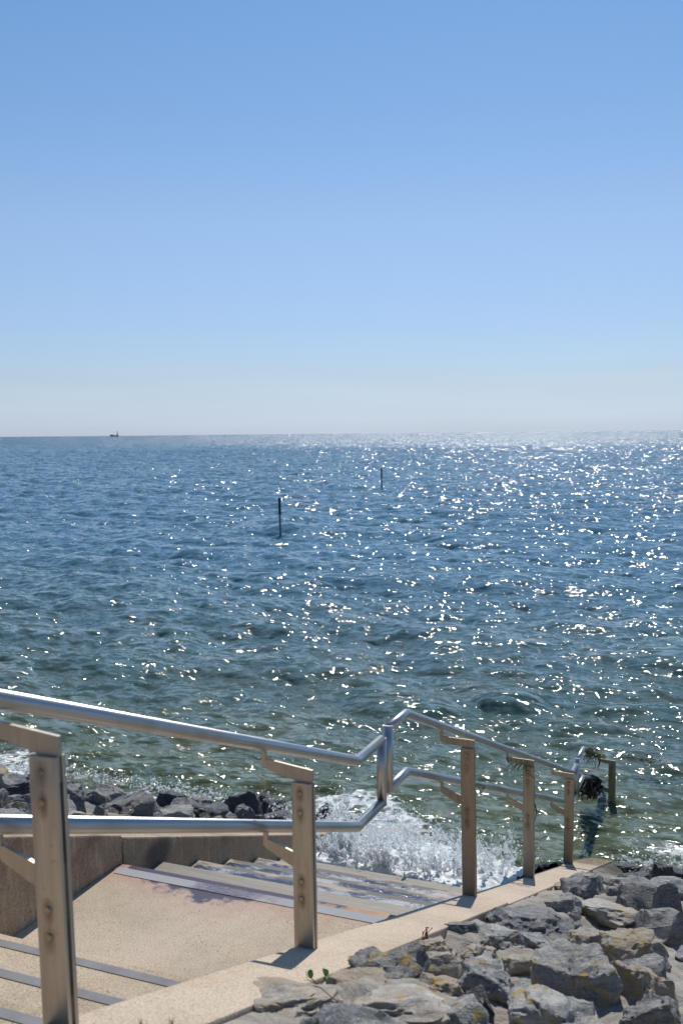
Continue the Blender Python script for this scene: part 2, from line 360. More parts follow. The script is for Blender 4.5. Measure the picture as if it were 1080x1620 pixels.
M_ship = plain('haze_blue_ship_steel', (0.16, 0.24, 0.33), 0.7, 0.1, 0.05)  # distance haze is painted into the ship's colour as blue-grey
M_drift = plain('bleached_twig', (0.2, 0.17, 0.13), 0.8)

# ------------------------------------------------------------------ sea
def ocean_tile(N, L, peak, hstd, seed, wdir, kmin=0.0, spread=1.0, chop=1.0, cut=None):
    rng = np.random.default_rng(seed)
    k1 = 2 * np.pi * np.fft.fftfreq(N, L / N); kx, ky = np.meshgrid(k1, k1, indexing='ij')
    k = np.hypot(kx, ky); k[0, 0] = 1e-6
    kp = 2 * np.pi / peak
    S = k ** -4.0 * np.exp(-1.25 * (kp / k) ** 2)
    S *= 1 + 2.0 * np.exp(-((k - kp) / (0.25 * kp)) ** 2)
    th = np.arctan2(ky, kx) - wdir
    c = np.cos(th); wide = np.clip((k / kp - 1) / 8, 0, 1) * 0.35 + 0.04
    S *= (np.clip(c, 0, 1) ** (2 * spread)) + wide * np.clip(c + 0.6, 0, 1)
    if cut: S *= np.exp(-(k / cut) ** 2)
    S[0, 0] = 0; S[k < kmin] = 0
    a = np.sqrt(S) * (rng.normal(size=(N, N)) + 1j * rng.normal(size=(N, N)))
    h = np.fft.ifft2(a).real; s = hstd / h.std()
    dx = np.fft.ifft2(-1j * kx / k * a).real * s * chop; dy = np.fft.ifft2(-1j * ky / k * a).real * s * chop
    return h * s, dx, dy, L, N
def sample(tile, X, Y, what):
    h, dx, dy, L, N = tile
    u = (X / L % 1.0) * N; v_ = (Y / L % 1.0) * N
    i = np.floor(u).astype(int) % N; j = np.floor(v_).astype(int) % N; fu = u - np.floor(u); fv = v_ - np.floor(v_)
    i2 = (i + 1) % N; j2 = (j + 1) % N; out = []
    for a in what:
        a = (h, dx, dy)[a]
        out.append(a[i, j] * (1 - fu) * (1 - fv) + a[i2, j] * fu * (1 - fv) + a[i, j2] * (1 - fu) * fv + a[i2, j2] * fu * fv)
    return out
WD = R(-100)
tA = ocean_tile(1024, 38.0, 3.4, 0.060, 3, WD, spread=1.1, chop=1.25, cut=34.0)
tB = ocean_tile(512, 143.0, 9.0, 0.05, 8, WD + 0.15, spread=1.6, chop=0.9, cut=6.0)
def waves(X, Y):
    ca, sa = math.cos(0.22), math.sin(0.22)
    h, dx, dy = sample(tA, X, Y, (0, 1, 2))
    h2, ex, ey = sample(tB, X * ca - Y * sa, X * sa + Y * ca, (0, 1, 2))
    return h, dx, dy, h2, ex, ey
SEA = -0.15
radii = []
r_ = 6.6
while r_ < 26: radii.append(r_); r_ += 0.045
while r_ < 75: radii.append(r_); r_ += 0.045 + (r_ - 26) * 0.0026
while r_ < 260: radii.append(r_); r_ *= 1.0034
while r_ < 2500: radii.append(r_); r_ *= 1.008
while r_ < 30000: radii.append(r_); r_ *= 1.04
radii = np.array(radii)
ang_in = np.linspace(-23.5, 23.5, 470)
ang = np.concatenate([np.linspace(-64, -23.6, 36), ang_in, np.linspace(23.6, 110, 50)])
th = R(90) + A - np.radians(ang)                  # left-to-right around the camera heading
RR, TT = np.meshgrid(radii, th, indexing='ij')
X = RR * np.cos(TT); Y = RR * np.sin(TT)
h, dx, dy, h2, ex, ey = waves(X, Y)
coarse = np.where((np.abs(ang) > 23.55), 0.3, 1.0)[None, :]
fade = np.clip((4000 - RR) / 3200, 0, 1)
shore = np.clip((Y - 7.6) / 4.0, 0.35, 1)
Z = (h * coarse + h2 * np.clip((Y - 7) / 12, 0.15, 1) * (1 + 0.3 * np.clip((RR - 150) / 400, 0, 1))) * fade * shore
Xd = X + (dx * coarse + ex) * fade * shore; Yd = Y + (dy * coarse + ey) * fade * shore
# swell piling up and breaking on the bank
sh = np.exp(-((Yd - 9.75) / 0.35) ** 2) * (0.5 + 0.5 * np.sin(Xd * 0.9 + 1.0)) * 0.07
Z = Z + sh + SEA
nr, nc = X.shape
co = np.stack([Xd, Yd, Z], -1).reshape(-1, 3).astype(np.float32)
idx = np.arange(nr * nc).reshape(nr, nc)
quads = np.stack([idx[:-1, :-1], idx[:-1, 1:], idx[1:, 1:], idx[1:, :-1]], -1).reshape(-1, 4)
me = bpy.data.meshes.new('sea'); me.vertices.add(len(co)); me.vertices.foreach_set('co', co.ravel())
me.loops.add(quads.size); me.loops.foreach_set('vertex_index', quads.ravel().astype(np.int32))
me.polygons.add(len(quads)); me.polygons.foreach_set('loop_start', np.arange(0, quads.size, 4, dtype=np.int32))
me.update(calc_edges=True); me.polygons.foreach_set('use_smooth', np.ones(len(quads), bool))
# how much foam lies on the water here
line = 9.0 + 0.35 * np.sin(X * 1.3) + 0.25 * np.sin(X * 3.1 + 1)
foam = 0.85 * np.exp(-np.clip(Y - line - 0.1, 0, 9) / 0.55) * (Y > 6) * (1 - 0.35 * ((X > -2.9) & (X < -1.4)))
foam = np.maximum(foam, 0.5 * np.exp(-((X + 7.6) / 1.6) ** 2 - ((Y - 10.4) / 0.8) ** 2))
foam = np.maximum(foam, 0.75 * np.exp(-((X - 0.9) / 1.6) ** 2 - ((Y - 10.0) / 0.5) ** 2))
foam = np.maximum(foam, 0.68 * np.exp(-((X + 2.0) / 1.0) ** 2 - ((Y - 8.5) / 1.2) ** 2))
foam = np.maximum(foam, 0.82 * np.exp(-((X + 0.2) / 1.6) ** 2 - ((Y - 9.45) / 0.5) ** 2))
foam = np.maximum(foam, 0.18 * (np.clip(h / 0.06 - 2.2, 0, 1)) * (RR < 400))
fa = me.attributes.new('foam', 'FLOAT', 'POINT'); fa.data.foreach_set('value', foam.ravel().astype(np.float32))
n = NT('sea_water'); vA = n.coord('World', scale=(1, 1.6, 1), rot=(0, 0, 0.15)); v = n.coord('World')
sx = n.n('ShaderNodeSeparateXYZ'); g = n.n('ShaderNodeNewGeometry'); n.l(g.outputs['Position'], sx.inputs[0])
shal = n.n('ShaderNodeMapRange'); shal.inputs[1].default_value = 8.5; shal.inputs[2].default_value = 28; n.l(sx.outputs[1], shal.inputs[0])
fa_ = n.n('ShaderNodeAttribute', attribute_name='foam')
patch = n.noise(v, 0.9, 4, 0.6)
tide = n.n('ShaderNodeMapRange'); tide.inputs[1].default_value = 12.5; tide.inputs[2].default_value = 10.0; n.l(sx.outputs[1], tide.inputs[0])
body = n.mix(shal.outputs[0], n.mix(n.ramp(patch, [(0.4, 0), (0.65, 1)]), (0.054, 0.090, 0.060), (0.086, 0.100, 0.048)), (0.066, 0.142, 0.196))
body = n.mix(n.math('MULTIPLY', tide.outputs[0], 0.5), body, (0.105, 0.112, 0.050))
lace = n.voro(n.mix(0.16, v, n.noise(v, 5, 4, 0.6, 0, 1), 'ADD'), 6.5, 'DISTANCE_TO_EDGE')
lac = n.math('SUBTRACT', 1.0, n.math('MULTIPLY', lace, 2.4), True)
fn = n.noise(v, 4.5, 6, 0.75, 0.8)
fm = n.math('ADD', n.math('MULTIPLY', fa_.outputs['Fac'], 1.0), n.math('ADD', n.math('MULTIPLY', lac, 0.35), n.math('MULTIPLY', fn, 0.9)))
fmask = n.ramp(n.math('MULTIPLY', fm, 0.5), [(0.70, 0), (0.80, 1)])
fmask = n.math('MULTIPLY', fmask, n.ramp(fa_.outputs['Fac'], [(0.02, 0), (0.12, 1)]))
vB = n.coord('World', scale=(0.62, 1.6, 1), rot=(0, 0, -0.12)); s1 = n.noise(vB, 4.2, 3, 0.75, 0.0, 1); s2 = n.noise(vB, 2.1, 3, 0.75, 0.0, 1); s3 = n.noise(vB, 0.8, 3, 0.75, 0.0, 1)
b1 = n.noise(vA, 3.2, 3, 0.55, 0.2); b2 = n.noise(vA, 11, 4, 0.6, 0.1); b3 = n.noise(vA, 42, 3, 0.6)
bf = n.noise(vA, 0.9, 3, 0.6)
nn = n.bump(bf, 0.3, 0.2)
def vop(op, a, b=None, scale=None):
    x = n.n('ShaderNodeVectorMath', operation=op)
    n.l(a, x.inputs[0])
    if b is not None:
        if hasattr(b, 'is_linked'): n.l(b, x.inputs[1])
        else: x.inputs[1].default_value = b
    if scale is not None: x.inputs[3].default_value = scale
    return x.outputs[0]
# ripples near the shore, longer wavelets further out
def band(y0, y1):
    x = n.n('ShaderNodeMapRange'); x.inputs[1].default_value = y0; x.inputs[2].default_value = y1; n.l(sx.outputs[1], x.inputs[0]); return x.outputs[0]
f1 = band(14, 60); f2 = band(70, 330); off_ = band(20, 420)
pick = n.mix(f2, n.mix(f1, s1, s2), s3)
sl_ = vop('MULTIPLY', vop('SUBTRACT', pick, (0.5, 0.5, 0.5)), (2.35, 2.5, 0))
sl_ = vop('SCALE', sl_, scale=1.0); n.l(n.math('ADD', 1.0, n.math('ADD', n.math('MULTIPLY', off_, 0.45), n.math('MULTIPLY', band(11.8, 9.6), 0.45))), sl_.node.inputs[3])
# offshore only the wave faces turned to the shore show over the crests in front of them
lean_ = n.n('ShaderNodeCombineXYZ'); n.l(n.math('MULTIPLY', off_, 0.08), lean_.inputs[0]); n.l(n.math('MULTIPLY', off_, -0.25), lean_.inputs[1])
sl_ = vop('ADD', sl_, lean_.outputs[0])
nn = vop('NORMALIZE', vop('ADD', nn, sl_))
col = n.mix(n.math('MULTIPLY', fmask, 0.85), body, (0.72, 0.74, 0.73))
M_sea = n.set(Base_Color=col, Roughness=n.math('ADD', n.math('ADD', 0.055, n.math('MULTIPLY', off_, 0.15)), n.math('MULTIPLY', fmask, 0.4)), IOR=1.333, Normal=nn)
me.materials.append(M_sea)
sea = bpy.data.objects.new('sea', me); C.objects.link(sea); tag(sea, kind='structure')

# ------------------------------------------------------------------ bank, mortar bed, promenade, sea bed
rocks_def = [
 # px, bottom y, width px, height px, material, yaw, label
 (605, 1566, 128, 72, 'darklichen', 0.2, 'dark upright block with orange lichen beside the kerb, nearest the green sprout'),
 (455, 1622, 190, 52, 'tan', 0.3, 'low pale mortar-smeared boulder against the kerb at the bottom left of the stones'),
 (640, 1632, 175, 62, 'pale', 0.1, 'broad whitish boulder with orange lichen in front of the dark upright block'),
 (575, 1585, 95, 44, 'tan', -0.4, 'smooth pale cone-shaped stone leaning on the dark upright lichen block'),
 (668, 1514, 66, 22, 'tan', 0.5, 'small sandy stone with rusty patch at the kerb below the red stems'),
 (780, 1592, 112, 74, 'lichen', -0.2, 'blue-grey stone with two yellow lichen spots above the small black chunk'),
 (764, 1600, 36, 30, 'wet', 0.5, 'small glossy black chunk under the two-spotted blue-grey stone'),
 (735, 1636, 80, 50, 'lichen', 0.0, 'grey speckled stone at the bottom edge right of the whitish lichen boulder'),
 (925, 1606, 118, 102, 'lichen', 0.15, 'largest flat-topped grey slab with many orange lichen spots and a black shaded side'),
 (895, 1645, 150, 76, 'lichen', -0.1, 'grey ridge-backed boulder at the bottom edge in front of the largest flat slab'),
 (1052, 1648, 95, 68, 'darklichen', 0.3, 'lichen-flecked boulder in the bottom right corner of the bank'),
 (820, 1479, 152, 56, 'dark', 0.1, 'long dark blue-grey boulder with two humps beside the kerb joint'),
 (722, 1483, 50, 24, 'dark', 0.3, 'small dark wedge stone touching the kerb left of the two-humped boulder'),
 (790, 1500, 80, 30, 'lichen', 0.0, 'rounded grey stone with one bright yellow lichen patch'),
 (868, 1510, 80, 32, 'grey', -0.5, 'long smooth grey slab leaning down to the right with a black shaded face'),
 (929, 1428, 66, 46, 'dark', -0.2, 'plump dark boulder with pale top right of the kerb, below the wet stones'),
 (977, 1432, 40, 32, 'dark', 0.4, 'dark stone wedged between the plump boulder and the big black-faced one'),
 (1036, 1450, 90, 58, 'dark', 0.35, 'big blue-black faced boulder with rough grey top at the right edge'),
 (984, 1456, 90, 28, 'pale', -0.35, 'white-topped flat stone below the big blue-black boulder'),
 (1058, 1488, 74, 50, 'grey', 0.3, 'rough silvery grey boulder at the right edge under the white-topped stone'),
 (1010, 1396, 58, 16, 'wet', -0.05, 'flat black wet slab with a puddle by the water edge on the right'),
 (997, 1379, 50, 13, 'wet', 0.1, 'thin wet stone at the end of the kerb awash with foam'),
 (1051, 1394, 42, 30, 'wet', 0.2, 'blocky black wet stone behind the flat puddled slab'),
 (1086, 1396, 42, 22, 'wet', 0.0, 'black wet stone cut by the right edge beside the blocky one'),
 (898, 1444, 48, 32, 'grey', -0.4, 'rough grey stone with dark hollow left of the white-topped stone'),
 (980, 1402, 44, 13, 'olive', 0.0, 'low olive-grey flat stone behind the wedged dark stone'),
 (1060, 1406, 56, 15, 'grey', 0.0, 'low grey layered stone at the right edge above the big blue-black boulder'),
 (914, 1482, 28, 22, 'dark', 0.2, 'small blue-grey cube-like stone at the right end of the two-humped boulder'),
 (1010, 1524, 100, 56, 'tan', -0.3, 'rounded tan hump with a furrowed skin above the dark hollow'),
 (1035, 1612, 104, 92, 'tan', 0.4, 'tall brown shaded hump between the largest slab and the corner boulder'),
 (925, 1500, 50, 30, 'tan', -0.6, 'fluted sandy stone above the top corner of the largest slab'),
 (850, 1548, 70, 40, 'tan', 0.7, 'sandy lump between the two-spotted stone and the largest slab'),
 (690, 1542, 66, 34, 'tan', 0.1, 'small sandy stone just right of the dark upright lichen block'),
 (700, 1582, 76, 34, 'tan', -0.4, 'ribbed sandy stone left of the two-spotted blue-grey stone'),
 (912, 1392, 34, 14, 'grey', 0.0, 'small pointed grey stone on top of the plump dark boulder edge'),
 (870, 1408, 40, 14, 'tan', 0.0, 'flat sandy stone at the outer kerb edge above the rough hollow stone'),
 (1065, 1372, 60, 16, 'wet', 0.0, 'wet stone half under foam at the right edge of the water'),
 (1035, 1364, 44, 13, 'wet', 0.3, 'low black stone almost covered by the wave right of the kerb end'),
 (1012, 1360, 34, 9, 'wet', -0.2, 'smallest black stone poking through the foam beside the kerb end'),
 (970, 1508, 60, 26, 'grey', 0.5, 'low grey stone sunk in mortar right of the long leaning slab'),
 (760, 1530, 70, 26, 'tan', 0.2, 'flat furrowed sandy stone below the yellow-patched grey one'),
 # beyond the left wall
 (269, 1271, 48, 19, 'wet', 0.0, 'black pointed wet stone at the foot of the surf beyond the wall'),
 (318, 1270, 32, 14, 'damp', 0.1, 'small glistening stone right of the black pointed one in the surf'),
 (306, 1296, 96, 28, 'wet', -0.25, 'long black-sided wet slab beyond the wall above the lower rail'),
 (275, 1300, 66, 24, 'olive', 0.15, 'smooth greenish stone in front of the long black-sided slab'),
 (378, 1293, 62, 35, 'wet', 0.2, 'big black wet boulder in the middle of the rocks behind the wall'),
 (410, 1292, 30, 28, 'wet', -0.5, 'tilted black facet stone joined to the right of the big wet boulder'),
 (381, 1300, 32, 22, 'damp', 0.2, 'rounded grey stone in front of the big black wet boulder'),
 (357, 1300, 36, 16, 'damp', -0.3, 'angular damp stone left of the rounded grey one beyond the wall'),
 (399, 1302, 26, 12, 'grey', 0.0, 'small grey top showing above the lower rail under the tilted black stone'),
 (434, 1283, 32, 18, 'wet', 0.3, 'black wet stone left of the second post in the surf'),
 (440, 1300, 44, 17, 'damp', 0.0, 'damp stone with foam on it left of the second post'),
 (508, 1298, 26, 24, 'wet', 0.0, 'black stone just right of the second post beside the spray'),
 (185, 1300, 122, 46, 'grey', 0.1, 'widest flat rough grey slab right of the first post beyond the wall'),
 (120, 1276, 26, 22, 'dark', 0.0, 'dark narrow stone between the first post and the widest slab'),
 (228, 1284, 28, 26, 'dark', 0.6, 'dark upturned stone at the right end of the widest slab'),
 (180, 1303, 40, 14, 'pale', 0.0, 'pale pyramid stone in front of the widest slab'),
 (30, 1258, 46, 20, 'wet', 0.1, 'dark wet stone furthest left at the surf'),
 (30, 1272, 50, 17, 'dark', -0.1, 'dark flat stone below the furthest left wet one'),
 (22, 1296, 70, 27, 'pale', 0.2, 'pale broad stone at the left edge above the lower rail'),
 (-30, 1285, 60, 30, 'grey', 0.2, 'grey stone cut off by the left edge beyond the wall'),
 (120, 1300, 50, 15, 'pale', 0.2, 'low pale stone right behind the first post'),
 (75, 1290, 60, 24, 'grey', 0.2, 'grey stone hidden partly by the first post beyond the wall'),
 (245, 1308, 50, 15, 'damp', 0.2, 'low damp stone just over the lower rail near the smooth greenish one'),
 (338, 1306, 40, 14, 'grey', 0.1, 'low grey stone just over the lower rail under the long black-sided slab'),
]
rocks = []
for (px, pb, wp, hp, mt, yaw, lab) in rocks_def:
    p = ground_at(px, pb, -0.03); z = depth(p); s = z / 1575
    W = wp * s * (1.02 if pb < 1400 else 1.2); far = pb < 1330
    right_far = pb < 1400
    d_ = W * (1.0 if far else 1.05)
    # visible height = height + foreshortened depth
    H = max(0.05, (hp * s - d_ * (0.12 if far else 0.16)) * 1.12)
    if far: H *= 1.35; W *= 1.12
    else: H = H * 0.98 + 0.010
    c = p + Vector((-math.sin(A), math.cos(A), 0)) * (d_ * 0.42)
    c.z = bank_z(c.x, c.y) - 0.03
    if c.x > -1.14 - 1 and c.x < -1.157 + W * 0.40 and not far and pb < 1520: c.x = -1.157 + W * 0.42
    if c.x < -2 and c.z < SEA - 0.03:
        q_ = sea_at(px, pb, SEA); c = q_ + Vector((-math.sin(A), math.cos(A), 0)) * (d_ * 0.3); c.z = SEA - 0.06
    if c.x < -2 and mt == 'grey': mt = 'damp'
    rocks.append([c, W, d_, H, mt, yaw, lab, px])

def terrain(X, Y, side):
    sl = np.where(X < -2, 3.235 - 0.378 * Y, 3.062 - 0.355 * Y); base = np.where(Y < -0.1, 3.09, np.minimum(sl, 3.09))
    return base
def grid_mesh(name, xs, ys, zf, mat, bumps=True, kind='structure'):
    XX, YY = np.meshgrid(xs, ys, indexing='ij'); ZZ = zf(XX, YY)
    n1, n2 = XX.shape; idx = np.arange(n1 * n2).reshape(n1, n2)
    q = np.stack([idx[:-1, :-1], idx[1:, :-1], idx[1:, 1:], idx[:-1, 1:]], -1).reshape(-1, 4)
    o = mesh_obj(name, np.stack([XX, YY, ZZ], -1).reshape(-1, 3).tolist(), q.tolist(), mat, smooth=True)
    return tag(o, kind=kind)
nt1 = ocean_tile(512, 3.1, 0.7, 1.0, 21, 0.9, spread=0.5, chop=0, cut=40.0)
nt2 = ocean_tile(512, 1.37, 0.16, 1.0, 22, 2.4, spread=1.5, chop=0, cut=150.0)
def bed(X, Y):
    z = terrain(X, Y, 0) - 0.012 - (0.055 * np.clip((X + 1.16) / 0.22, 0, 1) if X.min() > -2 else 0.05)
    a = sample(nt1, X, Y, (0,))[0]; b = sample(nt2, X * 0.9 + Y * 0.3, Y, (0,))[0]
    z = z - (0.03 if X.max() < -2 else 0.0) + 0.024 * a + 0.010 * b * (0.6 + 0.4 * np.tanh(a)) - 0.014 * np.abs(a)
    for (c, W, D_, H, mt, yaw, lab, px) in rocks:      # mortar banked up against each stone
        rr = np.sqrt(((X - c.x) / (W * 0.62)) ** 2 + ((Y - c.y) / (D_ * 0.62)) ** 2)
        z = z + H * (0.33 if c.x > -2 else 0.10) * np.exp(-(rr / 1.15) ** 3)
    edge = np.clip((X + 1.14) / 0.1, 0, 1) if X.min() > -2 else np.clip((-3.14 - X) / 0.1, 0, 1)
    ref = (3.284 - 0.378 * Y if X.max() < -2 else plane_z(Y)) - 0.012
    return z * edge + np.minimum(z, ref) * (1 - edge)
grid_mesh('mortar_bed', np.arange(-1.155, 3.3, 0.0165), np.arange(0.8, 10.6, 0.026), bed, M_mortar)
grid_mesh('mortar_bed', np.arange(-9.5, -3.14 + 0.01, 0.05), np.arange(-0.4, 10.6, 0.05), bed, M_mortarwet)
flat = lambda X, Y: terrain(X, Y, 0) - 0.06 + 0.02 * np.sin(X * 3 + Y * 2)
grid_mesh('sea_bank', np.concatenate([np.linspace(-90, -10, 60), np.linspace(-9.6, -3.23, 20)]), np.linspace(-0.5, 16, 60), lambda X, Y: flat(X, Y) - 0.14 * (X > -10), M_mortar)
grid_mesh('sea_bank', np.concatenate([np.linspace(-1.13, 3.4, 20), np.linspace(4, 90, 60)]), np.linspace(-0.5, 16, 60), lambda X, Y: flat(X, Y) - 0.14 * ((X < 3.6) & (Y > 0.5)), M_mortar)
mesh_obj('promenade', [(-90, -60, 3.11), (90, -60, 3.11), (90, -0.52, 3.11), (-90, -0.52, 3.11)], [(0, 1, 2, 3)], M_curb)['kind'] = 'structure'

# ------------------------------------------------------------------ stones
def make_rock(name, W, D_, H, seed, mat, yaw, sub=4):
    rnd = random.Random(seed)
    bm = bmesh.new(); bmesh.ops.create_icosphere(bm, subdivisions=sub, radius=1.0)
    planes = []
    for i in range(rnd.randint(9, 13)):
        nrm = Vector((rnd.gauss(0, 1), rnd.gauss(0, 1), rnd.gauss(0.1, 0.7))).normalized()
        planes.append((nrm, rnd.uniform(0.55, 0.86)))
    planes.append((Vector((rnd.uniform(-.3, .3), rnd.uniform(-.25, .1), 1)).normalized(), rnd.uniform(0.5, 0.7)))
    planes.append((Vector((rnd.uniform(-.4, .4), -1, rnd.uniform(-.1, .5))).normalized(), rnd.uniform(0.55, 0.75)))
    off = Vector((seed * 3.7 % 91, seed * 1.3 % 53, 0))
    for v in bm.verts:
        p = v.co.copy() * 1.08
        for nrm, d in planes:
            k = p.dot(nrm) - d
            if k > 0: p -= nrm * k
        q = p * 1.6 + off
        p += p.normalized() * (0.13 * noise.noise(q) + 0.085 * noise.noise(q * 2.3) + 0.045 * noise.noise(q * 5.1) + 0.022 * noise.noise(q * 11) - 0.05 * max(0, 0.12 - abs(noise.noise(q * 1.7 + Vector((9, 3, 1))))) / 0.12)
        st = noise.noise(Vector((q.x * 1.2, q.y * 1.2, q.z * 6)))
        p += p.normalized() * 0.03 * st
        v.co = p
    xs = [v.co.x for v in bm.verts]; ys = [v.co.y for v in bm.verts]; zt = max(v.co.z for v in bm.verts)
    fx = W / (max(xs) - min(xs)); fy = D_ / (max(ys) - min(ys)); fz = H / zt
    for v in bm.verts:
        z = v.co.z * fz
        v.co = Vector((v.co.x * fx, v.co.y * fy, z if z > 0 else z * 0.7))
    o = bm_obj(name, bm, mat, smooth=True)
    me = o.data
    # crisp broken edges stay sharp
    bm = bmesh.new(); bm.from_mesh(me)
    for e in bm.edges:
        if len(e.link_faces) == 2 and e.calc_face_angle() > R(32): e.smooth = False
    bm.to_mesh(me); bm.free()
    o.rotation_euler = (-math.atan(0.35) * 0.85, 0, A + yaw)
    return o
for i, (c, W, D_, H, mt, yaw, lab, px) in enumerate(rocks):
    o = make_rock('stone', W, D_, H, 11 + i * 7, RM[mt], yaw, 5 if (W > 0.17 and c.y < 4.5) else 4 if W > 0.1 else 3)
    o.location = c; tag(o, lab, 'stone', 'stones of the sea bank set in mortar')
# filler stones between and outside the listed ones
rnd = random.Random(5); placed = [(c.x, c.y, max(W, D_) * 0.5) for (c, W, D_, *_r) in rocks]
KINDS = ('grey', 'tan', 'dark', 'lichen', 'pale', 'damp', 'wet')
protos = [make_rock('stone', 0.22, 0.2, 0.085, 900 + k * 5, RM[m], 0, 4) for k, m in enumerate(KINDS)]
cnt = 0; used = set()
for t in range(1500):
    left = rnd.random() < 0.45
    x = rnd.uniform(-9.3, -3.5) if left else rnd.uniform(-0.9, 3.0); y = rnd.uniform(0.6 if left else 1.2, 9.6); r = rnd.uniform(0.07, 0.2)
    if any((x - a) ** 2 + (y - b) ** 2 < ((r + c_) * (0.92 if left else 0.82)) ** 2 for a, b, c_ in placed): continue
    cnt += 1
    if cnt > 190: break
    placed.append((x, y, r)); wet = y > 8.4
    k = rnd.choice((5, 6, 6)) if wet else (rnd.choice((2, 5, 5, 0, 4)) if left else rnd.choice((0, 0, 2, 3, 2, 1)))
    pr = protos[k]
    if k not in used: o = pr; used.add(k)
    else: o = pr.copy(); C.objects.link(o)
    s = r / 0.105
    o.location = (x, y, bank_z(x, y) - 0.05); o.scale = (s, s, s * rnd.uniform(0.8, 1.15)); o.rotation_euler = (-0.3, rnd.uniform(-.15, .15), rnd.uniform(0, 6.28))
    kindw = ('grey', 'sandy', 'dark', 'lichen-flecked', 'pale', 'damp', 'black wet')[k]
    if left: lab = 'low %s stone in the bank beyond the left wall' % kindw if not wet else 'low %s stone in the surf line beyond the left wall' % kindw; gr = 'low %s stones beyond the wall%s' % (kindw, ' at the surf' if wet else '')
    else: lab = 'low %s filler stone between larger boulders on the right bank' % kindw if not wet else 'low %s stone at the water edge on the right' % kindw; gr = 'low %s stones on the right bank%s' % (kindw, ' at the water' if wet else '')
    near = min(rocks, key=lambda r_: (r_[0].x - x) ** 2 + (r_[0].y - y) ** 2)[6]
    for cut in (' with ', ' beside ', ' above ', ' under ', ' at ', ' in ', ' between ', ' right ', ' left ', ' below ', ' behind ', ' beyond ', ' against', ' on ', ' just', ' half', ' almost', ' poking', ' leaning', ' touching', ' showing', ' hidden', ' cut', ' joined', ' wedged', ' sunk', ' over', ' by ', ' furthest', ' awash'):
        near = near.split(cut)[0]
    lab = 'small %s %s beside the %s%s' % (kindw, 'stone', ' '.join(near.split()[:7]), ' beyond the wall' if left else '')
    tag(o, lab, 'stone', gr)
for k, pr in enumerate(protos):
    if k not in used: bpy.data.objects.remove(pr)

# ------------------------------------------------------------------ staircase
XL, XR = -2.86, -1.40
T, RISE = 0.354, 0.1365
stair = empty('staircase', (-2.16, 4.1, 0), 'sandy concrete stairs with grey grip strips going down from a landing into the sea', 'stairs')
def part_box(name, x0, x1, y0, y1, z0, z1, mat, parent, bev=0.006):
    bm = bmesh.new(); box(bm, x0, x1, y0, y1, z0, z1); bevel(bm, bev)
    o = bm_obj(name, bm, mat, parent); o.matrix_parent_inverse = Matrix.Translation(-stair.location) if parent is not None else Matrix()
    return o
def strip(y_n, z, mat, par, wd=0.043, back=0.04):
    bm = bmesh.new(); box(bm, XL + 0.035, XR - 0.004, y_n - back - wd, y_n - back, z - 0.004, z + 0.003)
    s_ = bm_obj('grip_strip', bm, mat, par); return s_
for j in range(0, 11):                                     # upper flight
    yn = 2.98 - T * j * 1.025; zt = 3.75 - (1.9635 - RISE * j)
    o = part_box('step', XL, XR, yn - T * 1.025 + 0.001, yn, zt - 0.3, zt, M_step, stair); strip(yn, zt, M_strip, o)
o = part_box('landing', XL, XR, 2.982, 3.96, 1.65 - 0.3, 1.65, M_landing, stair, 0.008); strip(3.96, 1.65, M_striplanding, o, 0.066, 0.045)
for k in range(1, 19):                                     # lower flight
    yn = 3.96 + T * k; zt = 1.65 - RISE * k
    m = M_stepgrey if k in (1, 5) else M_stepwet
    o = part_box('step', XL, XR, yn - T + 0.001, yn, zt - 0.3, zt, m, stair)
    if k != 1 and k != 5: strip(yn, zt, M_stripwet, o, 0.052, 0.05)

def slab_run(name, label, cat, x0, x1, zf, cuts, mat, top_in, mats=None):
    """a sloping wall of cast blocks: zf(y) is its top"""
    root = empty(name, ((x0 + x1) / 2, cuts[0], zf(cuts[0]) - 1), label, cat)
    for i, (a, b) in enumerate(zip(cuts, cuts[1:])):
        a += 0.006; b -= 0.006
        bm = bmesh.new()
        ys = [(a, zf(a) - 1.1), (b, zf(b) - 1.1), (b, zf(b)), (a, zf(a))]
        prism(bm, [(x0, y, z) for y, z in ys], [(x1, y, z) for y, z in ys]); bevel(bm, top_in)
        o = bm_obj('concrete_block', bm, mats[i] if mats else mat, root)
        o.matrix_parent_inverse = Matrix.Translation(-root.location)
        o.location.z += (0.0, 0.004, -0.006)[i % 3]
    return root
slab_run('concrete_kerb', 'smooth sandy concrete kerb sloping down the right side of the stairs, carrying the handrail posts', 'kerb', XR, -1.157, plane_z,
         [-0.5, 1.2, 4.95, 7.7, 10.6], M_curb, 0.007, [M_curb, M_curb, M_curbwet, M_curbwet])
slab_run('concrete_wall', 'pitted brown concrete wall sloping down the left side of the stairs', 'wall', -3.14, XL, lambda y: 3.284 - 0.378 * y,
         [-0.5, 1.9, 3.98, 7.0, 10.6], M_wall, 0.009)

